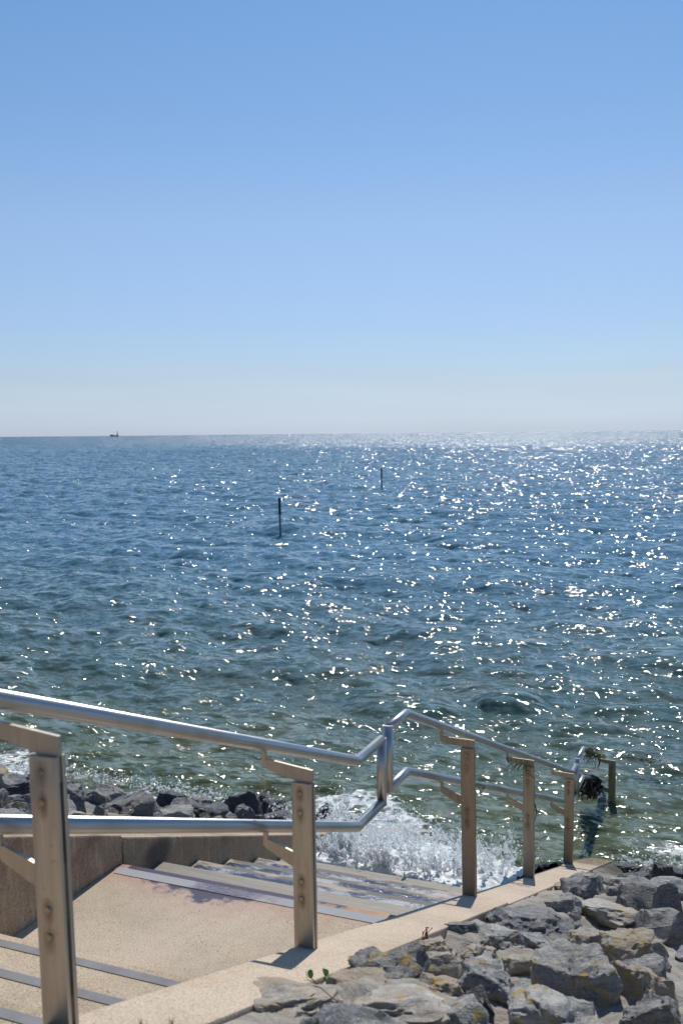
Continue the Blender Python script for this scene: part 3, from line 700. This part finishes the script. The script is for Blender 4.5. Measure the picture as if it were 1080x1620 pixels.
# ------------------------------------------------------------------ handrails
RX = -1.51; PXC = -1.366
def zu1(y): return 3.182 - 0.3796 * (y - 1.67)
def zu2(y): return 2.433 - 0.3848 * (y - 4.344)
def zu3(y): return 0.706 - 0.364 * (y - 9.54)
GAP = 0.28
def pipe(name, pts, par, mat=M_pipe):
    bm = bmesh.new(); tube(bm, pts, 0.0214, 28); o = bm_obj(name, bm, mat, par)
    o.matrix_parent_inverse = Matrix.Translation(-par.location); return o
h1 = empty('handrail', (PXC, 1.75, plane_z(1.75)), 'nearest stainless double handrail running down to the landing, steel bars as posts', 'handrail', 'stainless handrail sections beside the stairs')
h2 = empty('handrail', (PXC, 4.97, plane_z(4.97)), 'middle double handrail on three brown posts by the splashing wave', 'handrail', 'stainless handrail sections beside the stairs')
h3 = empty('handrail', (PXC, 10.2, plane_z(10.2)), 'furthest short handrail on one post standing in the sea, hung with seaweed', 'handrail', 'stainless handrail sections beside the stairs')
# section 1
pipe('upper_rail', [(RX, 0.1, zu1(0.1)), (RX, 3.73, zu1(3.73)), (RX, 4.022, zu1(3.73) + 0.004)], h1)
pipe('lower_rail', [(RX, 0.1, zu1(0.1) - GAP), (RX, 3.73, zu1(3.73) - GAP), (RX, 4.022, zu1(3.73) - GAP)], h1)
pipe('end_pipe', [(RX, 0.1, zu1(0.1) - GAP - 0.012), (RX, 0.1, zu1(0.1) + 0.012)], h1)
pipe('end_pipe', [(RX, 4.022, zu1(3.73) - GAP - 0.012), (RX, 4.022, zu1(3.73) + 0.012)], h1)
# section 2
zt = zu2(4.35) + 0.004
pipe('end_pipe', [(RX, 4.108, zt - GAP - 0.012), (RX, 4.108, zt + 0.012)], h2)
pipe('upper_rail', [(RX, 4.108, zt), (RX, 4.35, zt), (RX, 8.93, zu2(8.93)), (RX, 9.13, zu2(8.93))], h2)
pipe('lower_rail', [(RX, 4.108, zt - GAP), (RX, 4.35, zt - GAP), (RX, 8.93, zu2(8.93) - GAP), (RX, 9.13, zu2(8.93) - GAP)], h2)
pipe('end_pipe', [(RX, 9.13, zu2(8.93) - GAP - 0.012), (RX, 9.13, zu2(8.93) + 0.012)], h2)
# section 3
zt = zu3(9.54)
pipe('end_pipe', [(RX, 9.20, zt - GAP - 0.012), (RX, 9.20, zt + 0.012)], h3)
pipe('upper_rail', [(RX, 9.20, zt), (RX, 9.54, zt), (RX, 11.0, zu3(11.0))], h3)
pipe('lower_rail', [(RX, 9.20, zt - GAP), (RX, 9.54, zt - GAP), (RX, 11.0, zu3(11.0) - GAP)], h3)

def post(par, y, zbase, ztop, zrail, mat, lean=(0, 0), bolts=True, arm=M_arm, lowarm=True, right=False):
    """two flat bars with a slot between them, bolted together, with plate arms reaching to the rails"""
    hw = 0.036
    o_root = None
    bm = bmesh.new()
    H = ztop - zbase
    for (ya, yb) in ((-0.017, -0.006), (0.006, 0.017)):
        b2 = bmesh.new(); box(b2, -hw, hw, ya, yb, 0, H - (0.0 if ya < 0 else -0.0))
        bevel(b2, 0.0015, 1); me_ = bpy.data.meshes.new('t'); b2.to_mesh(me_); b2.free(); bm.from_mesh(me_); bpy.data.meshes.remove(me_)
    # spacer plates in the slot at top and foot
    box(bm, -hw + 0.006, hw - 0.010, -0.0058, 0.0058, 0.002, 0.09); box(bm, -hw + 0.006, hw - 0.010, -0.0058, 0.0058, H * 0.42, H * 0.62)
    p = bm_obj('post', bm, mat, par)
    p.matrix_parent_inverse = Matrix.Translation(-par.location)
    p.location = (PXC - (0.007 if y < 3 else 0), y, zbase); p.rotation_euler = (lean[1], lean[0], 0)
    if bolts:
        for zz in (ztop - 0.035, ztop - 0.10, ztop - 0.335, ztop - 0.395):
            bm = bmesh.new()
            bmesh.ops.create_cone(bm, cap_ends=True, segments=16, radius1=0.0085, radius2=0.0065, depth=0.004)
            bmesh.ops.create_cone(bm, cap_ends=True, segments=6, radius1=0.0032, radius2=0.0032, depth=0.0055)
            bo = bm_obj('bolt', bm, M_bolt, p); bo.location = (-0.004, -0.019, zz - zbase); bo.rotation_euler = (R(90), 0, 0)
            me2 = bpy.data.meshes.new('rust_stain'); me2.from_pydata([(-0.03, 0, -0.05), (0.03, 0, -0.05), (0.03, 0, 0.03), (-0.03, 0, 0.03)], [], [(0, 1, 2, 3)])
            me2.materials.append(M_halo); st = bpy.data.objects.new('rust_stain', me2); C.objects.link(st); st.parent = p
            st.location = (-0.004, -0.01745, zz - zbase - 0.004)
    # upper arm
    def arm_part(zr, low):
        bm = bmesh.new(); dx = RX - PXC              # rail position relative to the post (negative)
        rb = zr - 0.02                               # underside of the rail
        if not low:
            zt = ztop + 0.047
            pl = [(hw - 0.003, zt - 0.008), (hw - 0.003, ztop - 0.06), (-hw + 0.012, ztop - 0.06), (-hw + 0.012, ztop + 0.002), (-0.075, ztop + 0.038 + 0.004), (dx + 0.012, rb - 0.055), (dx - 0.008, rb - 0.045),
                  (dx - 0.008, rb + 0.004), (dx + 0.008, rb + 0.004), (dx + 0.008, rb - 0.02), (dx + 0.03, rb - 0.026)]
            top_l = rb - 0.026
            pl = [(hw, zt - 0.004), (hw, ztop + 0.001), (hw - 0.006, ztop + 0.001), (hw - 0.006, ztop - 0.06), (-hw + 0.016, ztop - 0.06), (-hw + 0.016, ztop + 0.0015), (-hw + 0.006, ztop + 0.004),
                  (dx + 0.012, top_l - 0.034), (dx - 0.007, top_l - 0.022), (dx - 0.007, rb + 0.003), (dx + 0.008, rb + 0.003), (dx + 0.009, top_l + 0.001), (dx + 0.02, top_l)]
        else:
            pl = [(-hw + 0.012, rb - 0.058), (-hw + 0.012, rb - 0.108), (-hw - 0.002, rb - 0.106), (dx + 0.012, rb - 0.06), (dx - 0.007, rb - 0.046), (dx - 0.007, rb + 0.003),
                  (dx + 0.008, rb + 0.003), (dx + 0.009, rb - 0.024), (dx + 0.02, rb - 0.026)]
        prism(bm, [(x, -0.0052, z) for x, z in pl], [(x, 0.0052, z) for x, z in pl]); bmesh.ops.triangulate(bm, faces=[f for f in bm.faces if len(f.verts) > 4])
        a = bm_obj('support_arm', bm, arm, p); a.location = (0, 0, -zbase)
    arm_part(zrail, False)
    if lowarm: arm_part(zrail - GAP, True)
    return p
POSTS = [(h1, 0.42, zu1, M_post, (-0.01, 0)), (h1, 1.67, zu1, M_post, (-0.024, 0)), (h1, 2.925, zu1, M_post, (-0.006, 0)), (h2, 4.95, zu2, M_postfar, (-0.014, 0)), (h2, 6.42, zu2, M_postfar, (-0.006, 0)),
         (h2, 7.93, zu2, M_postfar, (0.003, 0)), (h3, 10.52, zu3, M_postfar, (0, 0))]
for par, y, zf, mt, lean in POSTS:
    zr = zf(y); ztop = zr - 0.108 if zf is zu1 else zr - 0.094
    post(par, y, plane_z(y) - 0.02, ztop, zr, mt, lean, arm=M_arm if mt is M_post else M_postfar)

# ------------------------------------------------------------------ wave breaking on the steps
def noise_arr(X, Y, s, seed):
    t = ocean_tile(256, s, s / 6, 1.0, seed, 0.3, spread=0.2, chop=0)
    return sample(t, X, Y, (0,))[0]
xs = np.linspace(XL + 0.004, XR - 0.004, 150); ys = np.linspace(5.78, 9.4, 300)
XX, YY = np.meshgrid(xs, ys, indexing='ij')
front = 5.92 + 0.07 * np.sin(XX * 5) + 0.03 * np.sin(XX * 17)
stepz = 1.65 - 0.386 * (YY - 3.96) + 0.02
run = np.clip((YY - front) / 0.9, 0, 1)
zz = np.where(YY < front, stepz - 0.09, stepz - 0.04 + 0.14 * run ** 0.6)
settle = np.clip((YY - 6.6) / 2.2, 0, 1); zz = zz * (1 - settle) + np.maximum(zz, SEA + 0.03) * settle
zz = np.maximum(zz, SEA + 0.01)
t1 = noise_arr(XX, YY, 2.3, 31); t2 = noise_arr(XX, YY, 0.9, 32)
amp = np.clip((YY - front) / 0.25, 0, 1) * np.clip((9.3 - YY) / 2.0, 0.12, 1)
zz = zz + amp * (0.016 * np.abs(t1) + 0.006 * t2)
i_ = np.arange(150 * 300).reshape(150, 300)
q = np.stack([i_[:-1, :-1], i_[1:, :-1], i_[1:, 1:], i_[:-1, 1:]], -1).reshape(-1, 4)
wash = mesh_obj('breaking_wave', np.stack([XX, YY, zz], -1).reshape(-1, 3).tolist(), q.tolist(), M_sea, smooth=True)
wf = 1.12 - 0.66 * np.clip((YY - 7.0) / 1.6, 0, 1) - 0.55 * np.clip((XX + 2.3) / 0.7, 0, 1) * np.clip((YY - 6.3) / 0.8, 0, 1)
fa = wash.data.attributes.new('foam', 'FLOAT', 'POINT'); fa.data.foreach_set('value', wf.ravel().astype(np.float32))
tag(wash, 'white churning water washing up the steps', 'wave', kind='stuff')

# spray: thousands of thrown drops and torn threads of water
rng = np.random.default_rng(77)
def ico(sub):
    bm = bmesh.new(); bmesh.ops.create_icosphere(bm, subdivisions=sub, radius=1.0)
    V = np.array([v.co[:] for v in bm.verts]); F = np.array([[v.index for v in f.verts] for f in bm.faces]); bm.free(); return V, F
def blobs(name, P, S, Dr, St, mat, sub=1, jit=0.25):
    V, F = ico(sub); nV = len(V); N = len(P)
    Dn = Dr / (np.linalg.norm(Dr, axis=1, keepdims=True) + 1e-9)
    W = V[None] * (1 + rng.normal(0, jit, (N, nV, 1)))
    al = (W * Dn[:, None, :]).sum(-1, keepdims=True)
    W = W + al * Dn[:, None, :] * (St[:, None, None] - 1)
    co = (P[:, None, :] + W * S[:, None, None]).reshape(-1, 3)
    FF = (F[None] + (np.arange(N) * nV)[:, None, None]).reshape(-1, 3)
    me = bpy.data.meshes.new(name); me.vertices.add(len(co)); me.vertices.foreach_set('co', co.astype(np.float32).ravel())
    me.loops.add(FF.size); me.loops.foreach_set('vertex_index', FF.ravel().astype(np.int32))
    me.polygons.add(len(FF)); me.polygons.foreach_set('loop_start', np.arange(0, FF.size, 3, dtype=np.int32)); me.update(calc_edges=True)
    me.polygons.foreach_set('use_smooth', np.ones(len(FF), bool)); me.materials.append(mat)
    o = bpy.data.objects.new(name, me); C.objects.link(o); return o
n = NT('spray_water'); M_spray = n.set(Base_Color=(0.95, 0.955, 0.96), Roughness=0.2, IOR=1.333, Transmission_Weight=0.18)
def scatter(m, f):                                 # white water lets the sun through from behind
    t = m.node_tree; b = next(x for x in t.nodes if x.type == 'BSDF_PRINCIPLED'); o = next(x for x in t.nodes if x.type == 'OUTPUT_MATERIAL')
    tr = t.nodes.new('ShaderNodeBsdfTranslucent'); tr.inputs[0].default_value = (0.93, 0.95, 0.96, 1); mx = t.nodes.new('ShaderNodeMixShader'); mx.inputs[0].default_value = f
    t.links.new(b.outputs[0], mx.inputs[1]); t.links.new(tr.outputs[0], mx.inputs[2]); t.links.new(mx.outputs[0], o.inputs[0])
scatter(M_spray, 0.5)
def jets(cx, cy, wx, wy, n_jets, per, vmax, z0f, seed, back=-0.4):
    r = np.random.default_rng(seed); P = []; S = []; Dv = []; St = []
    for j in range(n_jets):
        x0 = cx + r.uniform(-wx, wx); y0 = cy + r.uniform(-wy, wy); z0 = z0f(y0)
        v0 = np.array([r.normal(0, 0.35), r.normal(back, 0.35), vmax * (0.25 + 0.75 * r.beta(1.3, 2.6))])
        m = int(1.2 * per * r.uniform(0.4, 1.4)); t = np.abs(r.normal(0, 0.5, m)) * v0[2] / 9.8 * 1.1
        vv = v0[None] * r.uniform(0.82, 1.08, (m, 1)) + r.normal(0, 0.10, (m, 3))
        pos = np.array([x0, y0, z0]) + vv * t[:, None]; pos[:, 2] -= 4.9 * t ** 2
        vel = vv.copy(); vel[:, 2] -= 9.8 * t
        frac = np.clip(t / (v0[2] / 9.8), 0, 1)
        s = r.lognormal(-6.0, 0.66, m) * (1.45 - 0.75 * frac); P.append(pos); S.append(s); Dv.append(vel); St.append(1 + 1.8 * r.random(m) * (1 - frac))
    return np.concatenate(P), np.concatenate(S), np.concatenate(Dv), np.concatenate(St)
def zwash(y): return max(0.0, 1.65 - 0.386 * (y - 3.96)) + 0.05
sets = [jets(-2.15, 6.7, 0.65, 0.75, 420, 46, 2.9, zwash, 1), jets(-2.7, 6.9, 0.25, 0.6, 150, 50, 3.9, zwash, 2), jets(-2.3, 7.7, 0.5, 0.5, 150, 40, 3.4, zwash, 3),
        jets(-3.35, 7.7, 0.35, 0.5, 70, 34, 2.2, lambda y: max(0, plane_z(y)), 4)]
P, S, Dv, St = [np.concatenate(x) for x in zip(*sets)]
ok = (P[:, 2] > np.maximum(0, 1.65 - 0.386 * (P[:, 1] - 3.96)) - 0.02) & (P[:, 1] > 5.75); P, S, Dv, St = P[ok], S[ok], Dv[ok], St[ok]
o = blobs('spray', P, np.clip(S, 0.0018, 0.016), Dv, St, M_spray)
tag(o, 'white spray of thrown drops over the lower steps behind the middle handrail', 'spray', kind='stuff')
# torn sheets of water thrown up by the wave
n = NT('water_sheet'); v = n.coord('World'); k1 = n.noise(v, 22, 5, 0.75, 0.8)
M_sheet = n.set(Base_Color=n.mix(n.ramp(k1, [(0.4, 0), (0.6, 1)]), (0.62, 0.65, 0.63), (0.95, 0.95, 0.95)), Roughness=0.1, IOR=1.333, Transmission_Weight=0.6, Normal=n.bump(k1, 0.9, 0.02))
scatter(M_sheet, 0.45)
bmS = bmesh.new(); rs = random.Random(4)
for q_ in range(100):
    cx = rs.uniform(-2.85, -1.75); cy = rs.uniform(6.0, 8.3); wd = rs.uniform(0.12, 0.45); ht = rs.uniform(0.06, 0.22) * (1.6 if cx < -2.4 else 1); yaw_ = rs.uniform(-0.7, 0.7)
    nu, nv = 26, 16; off = Vector((rs.uniform(0, 50), rs.uniform(0, 50), 0)); z0 = zwash(cy) - 0.04; G = []
    for a_ in range(nu):
        row = []
        for b_ in range(nv):
            u = a_ / (nu - 1) - 0.5; t = b_ / (nv - 1)
            p = Vector((u * wd * (1 + 0.3 * t), -0.35 * ht * t * t + 0.10 * wd * math.cos(u * 6), ht * t * (1 - 1.6 * u * u)))
            p += noise.noise_vector(p * 14 + off) * 0.030 * (0.3 + t) + noise.noise_vector(p * 40 + off) * 0.010
            c_, s_ = math.cos(yaw_), math.sin(yaw_)
            row.append(bmS.verts.new((cx + p.x * c_ - p.y * s_, cy + p.x * s_ + p.y * c_, z0 + p.z)))
        G.append(row)
    for a_ in range(nu - 1):
        for b_ in range(nv - 1):
            k_ = noise.noise(Vector((a_ * 0.42, b_ * 0.28, q_ * 3.1)) ) * 0.5 + noise.noise(Vector((a_ * 1.1, b_ * 0.8, q_ * 3.1))) * 0.35
            edge_ = abs(a_ / (nu - 1) - 0.5) * 1.1
            if k_ + 0.42 > (b_ / (nv - 1)) * 0.75 + edge_: bmS.faces.new((G[a_][b_], G[a_ + 1][b_], G[a_ + 1][b_ + 1], G[a_][b_ + 1])).smooth = True
bmesh.ops.delete(bmS, geom=[v_ for v_ in bmS.verts if not v_.link_faces], context='VERTS')
bmesh.ops.solidify(bmS, geom=bmS.faces[:], thickness=0.006)
o = bm_obj('spray_sheet', bmS, M_sheet, smooth=True)
tag(o, 'torn clear sheets of water thrown up where the wave breaks on the steps', 'spray', kind='stuff')
# surf fringe among the stones: small drops and froth
m = 2600; xs_ = np.where(rng.random(m) < 0.6, rng.uniform(-8.5, -3.2, m), rng.uniform(-1.1, 2.6, m)); ys_ = 9.1 + rng.normal(0, 0.2, m)
P = np.stack([xs_, ys_, np.maximum(SEA, 3.08 - 0.356 * ys_) + np.abs(rng.normal(0, 0.035, m))], -1)
o = blobs('surf_froth', P, rng.lognormal(-5.1, 0.45, m).clip(0.002, 0.016), rng.normal(size=(m, 3)) * np.array([1, 1, 0.3]), 1 + rng.random(m) * 2, M_spray)
tag(o, 'white froth of the surf along the stones', 'surf', kind='stuff')

# ------------------------------------------------------------------ seaweed on the rails
def frond(bm, p0, p1, width, seed, seg=7, sag=0.0, curl=0.02):
    r = random.Random(seed); p0 = Vector(p0); p1 = Vector(p1); L = (p1 - p0).length; side = Vector((r.uniform(-1, 1), r.uniform(-1, 1), 0.1)).normalized()
    prev = None
    for i in range(seg + 1):
        t = i / seg; c = p0.lerp(p1, t) + Vector((math.sin(t * 5 + seed) * curl, math.cos(t * 4 + seed) * curl, -sag * math.sin(math.pi * t)))
        w_ = width * (0.35 + 0.65 * math.sin(math.pi * min(1, 0.12 + t * 0.95))) * (1 - 0.25 * r.random()); s = side * w_
        th_ = Vector((side.y, -side.x, 0)) * 0.0015
        row = [bm.verts.new(c - s), bm.verts.new(c + th_), bm.verts.new(c + s), bm.verts.new(c - th_)]
        if prev:
            for a in range(4): bm.faces.new((prev[a], prev[(a + 1) % 4], row[(a + 1) % 4], row[a]))
        else: bm.faces.new(row[::-1])
        prev = row
        side = (side + Vector((r.uniform(-.5, .5), r.uniform(-.5, .5), r.uniform(-.2, .2)))).normalized()
    bm.faces.new(prev)
def weed(label, pts, mat, loc, group='seaweed caught on the handrails'):
    bm = bmesh.new()
    for i, (a, b, w_) in enumerate(pts): frond(bm, Vector(a) - Vector(loc), Vector(b) - Vector(loc), w_, i * 3 + int(loc[1] * 10))
    o = bm_obj('seaweed', bm, mat, smooth=True, loc=loc); return tag(o, label, 'seaweed', group)
rr = random.Random(9)
# dark mass on the far lower rail
loc = (RX, 9.95, zu3(9.95) - GAP); pts = []
for i in range(150):
    y = 10.12 + max(-.3, min(.3, rr.gauss(0, 0.15))); a = rr.uniform(0, 6.28); q_ = rr.uniform(0.01, 0.085)
    top = Vector((RX + math.cos(a) * q_ - 0.02, y, zu3(y) - GAP + rr.uniform(-0.05, 0.05)))
    pts.append((top, top + Vector((rr.gauss(0, 0.03), rr.gauss(0, 0.05), -rr.uniform(0.04, 0.15))), rr.uniform(0.010, 0.022)))
rl = random.Random(2)
for i in range(150):                              # the inner tangle: short overlapping blades hanging straight down
    y = 10.12 + rl.uniform(-.2, .2); x = RX + rl.uniform(-.07, .05); z_ = zu3(y) - GAP + rl.uniform(-0.12, 0.02)
    pts.append(((x, y, z_), (x + rl.gauss(0, .02), y + rl.gauss(0, .03), z_ - rl.uniform(.05, .12)), rl.uniform(.015, .03)))
weed('thick dark clump of seaweed on the furthest lower rail, dipping into the sea', pts, M_weed, loc)
loc = (RX, 9.9, zu3(9.9)); pts = []
for i in range(30):
    y = rr.choice((9.72, 9.75, 9.98, 10.0, 10.3)) + rr.gauss(0, 0.03)
    top = Vector((RX + rr.uniform(-.03, .03), y, zu3(y) + 0.03)); pts.append((top, top + Vector((rr.gauss(0, 0.02), rr.gauss(0, 0.03), -rr.uniform(0.06, 0.2))), rr.uniform(0.004, 0.010)))
for i in range(50):
    y = rr.uniform(9.8, 10.6); a = rr.uniform(0, 6.28); top = Vector((RX + math.cos(a) * 0.03, y, zu3(y) + math.sin(a) * 0.03))
    pts.append((top, top + Vector((rr.gauss(0, 0.02), rr.uniform(-.12, .12), rr.uniform(-0.05, 0.02))), rr.uniform(0.008, 0.016)))
weed('olive seaweed strands draped over the furthest upper rail', pts, M_weedg, loc)
loc = (RX, 6.36, zu2(6.36)); pts = []
for i in range(16):
    x = RX + rr.uniform(0.02, 0.16); z_ = zu2(6.36) - 0.03 - (x - RX) * 0.2
    top = Vector((x, 6.33 + rr.uniform(-.02, .03), z_)); pts.append((top, top + Vector((rr.gauss(0.01, 0.02), 0, -rr.uniform(0.03, 0.13))), rr.uniform(0.004, 0.008)))
weed('small green seaweed tuft on the arm of the middle post', pts, M_weedg, loc)
loc = (RX, 7.12, zu2(7.12) - GAP); pts = []
for i in range(14):
    top = Vector((RX + rr.uniform(-.02, .02), 7.12 + rr.gauss(0, 0.02), zu2(7.12) - GAP + 0.02)); pts.append((top, top + Vector((rr.gauss(-0.01, 0.012), rr.gauss(0, 0.015), -rr.uniform(0.12, 0.29))), rr.uniform(0.005, 0.011)))
weed('dark strand of seaweed hanging from the lower rail between the last two brown posts', pts, M_weed, loc)
loc = (RX, 5.55, zu2(5.55) - GAP); pts = []
for i in range(10):
    y = 5.55 + rr.uniform(-.12, .12); a = rr.uniform(0, 3.1); top = Vector((RX + math.cos(a) * 0.026, y, zu2(y) - GAP + math.sin(a) * 0.026))
    pts.append((top, top + Vector((rr.gauss(0, 0.02), rr.uniform(-.06, .06), -0.04)), 0.004))
weed('thin green seaweed wound round the lower rail right of the tallest brown post', pts, M_weedg, loc)
p = sea_at(1020, 1206); loc = tuple(p + Vector((0, 0, 0.02))); pts = []
for i in range(40):
    a = Vector((p.x + rr.gauss(0, 0.1), p.y + rr.gauss(0, 0.1), 0.03 + rr.uniform(0, 0.04))); pts.append((a, a + Vector((rr.gauss(0, 0.07), rr.gauss(0, 0.07), rr.uniform(-.03, .02))), 0.012))
weed('loose brown seaweed patch floating right of the furthest post', pts, M_weed, loc, None)

# ------------------------------------------------------------------ plants at the kerb
p = ground_at(513, 1556, 0.0); p.x = -1.145; s0 = empty('sprout', p, 'small green sprout with three round leaves in the kerb joint', 'plant')
def leaf_mesh(name, c, r1, tilt, az, par):
    bm = bmesh.new(); N = 12; cv = [bm.verts.new((0, 0, 0.0))]; e = []; e2 = []
    for k in range(N):
        a = 2 * math.pi * k / N; x = math.cos(a) * r1 * 0.72; z = math.sin(a) * r1 + r1; e.append(bm.verts.new((x, 0.003 * math.cos(2 * a), z)))
    ctr = bm.verts.new((0, -0.002, r1)); ctr2 = bm.verts.new((0, 0.0, r1))
    for k in range(N): bm.faces.new((ctr, e[k], e[(k + 1) % N])); bm.faces.new((ctr2, e[(k + 1) % N], e[k]))
    bm.verts.remove(cv[0])
    o = bm_obj(name, bm, M_leaf, par, smooth=True); o.location = c; o.rotation_euler = (tilt, 0, az); return o
for (dx_, dz_, r1, tl, az) in ((-0.022, 0.012, 0.0125, -0.3, A + 0.2), (0.022, 0.02, 0.0145, 0.3, A - 0.4), (0.024, 0.0, 0.008, -0.5, A + 0.5)):
    leaf_mesh('leaf', Vector((dx_ * math.cos(A), dx_ * math.sin(A), dz_)), r1, tl, az, s0)
bm = bmesh.new()
for dx_, dz_ in ((-0.022, 0.012), (0.022, 0.02), (0.024, 0.004)):
    tube(bm, [(0, 0, -0.02), (dx_ * 0.5, 0.0, 0.0), (dx_ * math.cos(A), dx_ * math.sin(A), dz_ + 0.003)], 0.0013, 6)
tube(bm, [(-0.02, 0, -0.01), (-0.032, -0.01, 0.012), (-0.034, -0.012, 0.034)], 0.0009, 5)
bm_obj('stem', bm, M_grass, s0)
p = ground_at(672, 1484, 0.0); p.x = -1.15; s1 = empty('weed_plant', p, 'dried red stems sprouting from the kerb edge', 'plant')
bm = bmesh.new()
for k in range(7):
    a = rr.uniform(-0.5, 0.5); L_ = rr.uniform(0.02, 0.045); tube(bm, [(k * 0.004 - 0.012, 0, -0.01), (k * 0.005 - 0.012 + a * 0.02, 0, L_ * 0.5), (k * 0.006 - 0.012 + a * 0.05, 0, L_)], 0.0016, 5, radii=[0.002, 0.0016, 0.001])
    c_ = (k * 0.006 - 0.012 + a * 0.05, 0, L_); bmesh.ops.create_icosphere(bm, subdivisions=1, radius=0.003, matrix=Matrix.Translation(c_))
bm_obj('stem', bm, M_redstem, s1)
for (gx, gy, lab) in ((222, 1632, 'thin tuft of grass blades at the kerb foot furthest left'), (268, 1630, 'taller tuft of pale grass blades at the kerb foot beside the first stones')):
    p = ground_at(gx, gy); s2 = empty('grass_tuft', p, lab, 'grass')
    for k in range(5):
        bm = bmesh.new(); a = rr.uniform(-1, 1); L_ = rr.uniform(0.02, 0.042)
        tube(bm, [(k * 0.003, 0, -0.02), (k * 0.003 + a * 0.003, 0, L_ * 0.5), (k * 0.003 + a * 0.012, 0, L_)], 0.001, 5, radii=[0.0012, 0.001, 0.0003])
        bm_obj('blade', bm, M_grass, s2)
p = ground_at(495, 1565, 0.05); bm = bmesh.new(); tube(bm, [(0, 0, 0.01), (0.02, 0.005, 0.006), (0.05, -0.005, -0.004), (0.075, -0.012, -0.012)], 0.0016, 6)
tag(bm_obj('twig', bm, M_drift, loc=p), 'thin bent grey twig lying on the pale boulder by the sprout', 'twig')

# ------------------------------------------------------------------ things out at sea
def stake(px, yb, hp, wp, label, split):
    p = sea_at(px, yb); z = depth(p); H = hp * z / 1575; r1 = wp * z / 1575 / 2
    root = empty('marker_stake', (p.x, p.y, 0), label, 'stake', 'marker stakes standing in the sea')
    bm = bmesh.new(); tube(bm, [(0.03, 0, -0.8), (0.0, 0, H * split)], r1, 10); bm_obj('lower_shaft', bm, M_stakelow if split > 0.2 else M_stake, root)
    bm = bmesh.new(); tube(bm, [(0.0, 0, H * split + 0.001), (-0.01, 0, H * 0.97), (-0.01, 0, H)], r1 * 1.15, 10, radii=[r1 * 1.15, r1 * 1.1, r1 * 0.6]); bm_obj('upper_shaft', bm, M_stake, root)
    return root
stake(443, 840, 53, 3.6, 'nearer and taller dark stake with paler lower half left of centre', 0.5)
stake(603.5, 771, 31, 2.4, 'further thin dark stake in the glitter right of the first', 0.5)
p = sea_at(181, 690.6); dship = 5200; d_ = Vector((p.x, p.y, 0)).normalized() * dship; k = dship / 1575
ship = empty('work_ship', (d_.x, d_.y, 0), 'tiny haze-blue work ship with a tall tower on the horizon', 'ship')
ship.rotation_euler = (0, 0, math.atan2(d_.y, d_.x) - math.pi / 2)
def sbox(name, x0, x1, z0, z1, dpt=6, taper=0):
    bm = bmesh.new(); prism(bm, [(x0 + taper, -dpt, z0), (x1 - taper, -dpt, z0), (x1 - taper, dpt, z0), (x0 + taper, dpt, z0)], [(x0, -dpt, z1), (x1, -dpt, z1), (x1, dpt, z1), (x0, dpt, z1)])
    bm_obj(name, bm, M_ship, ship)
sbox('hull', -6.3 * k, 6.4 * k, -1.5 * k, 1.4 * k, 7, 0.3 * k); sbox('deckhouse', -6.0 * k, -2.0 * k, 1.4 * k, 2.9 * k, 5)
sbox('crane_cabin', 3.6 * k, 5.8 * k, 1.4 * k, 3.4 * k, 5); sbox('tower', 4.1 * k, 5.2 * k, 3.4 * k, 6.6 * k, 3); sbox('tower_top', 4.35 * k, 4.95 * k, 6.6 * k, 8.2 * k, 1.2)
sbox('mast', -0.9 * k, -0.55 * k, 1.4 * k, 6.0 * k, 0.5); sbox('bulwark', -1.9 * k, 3.5 * k, 1.4 * k, 1.9 * k, 5)
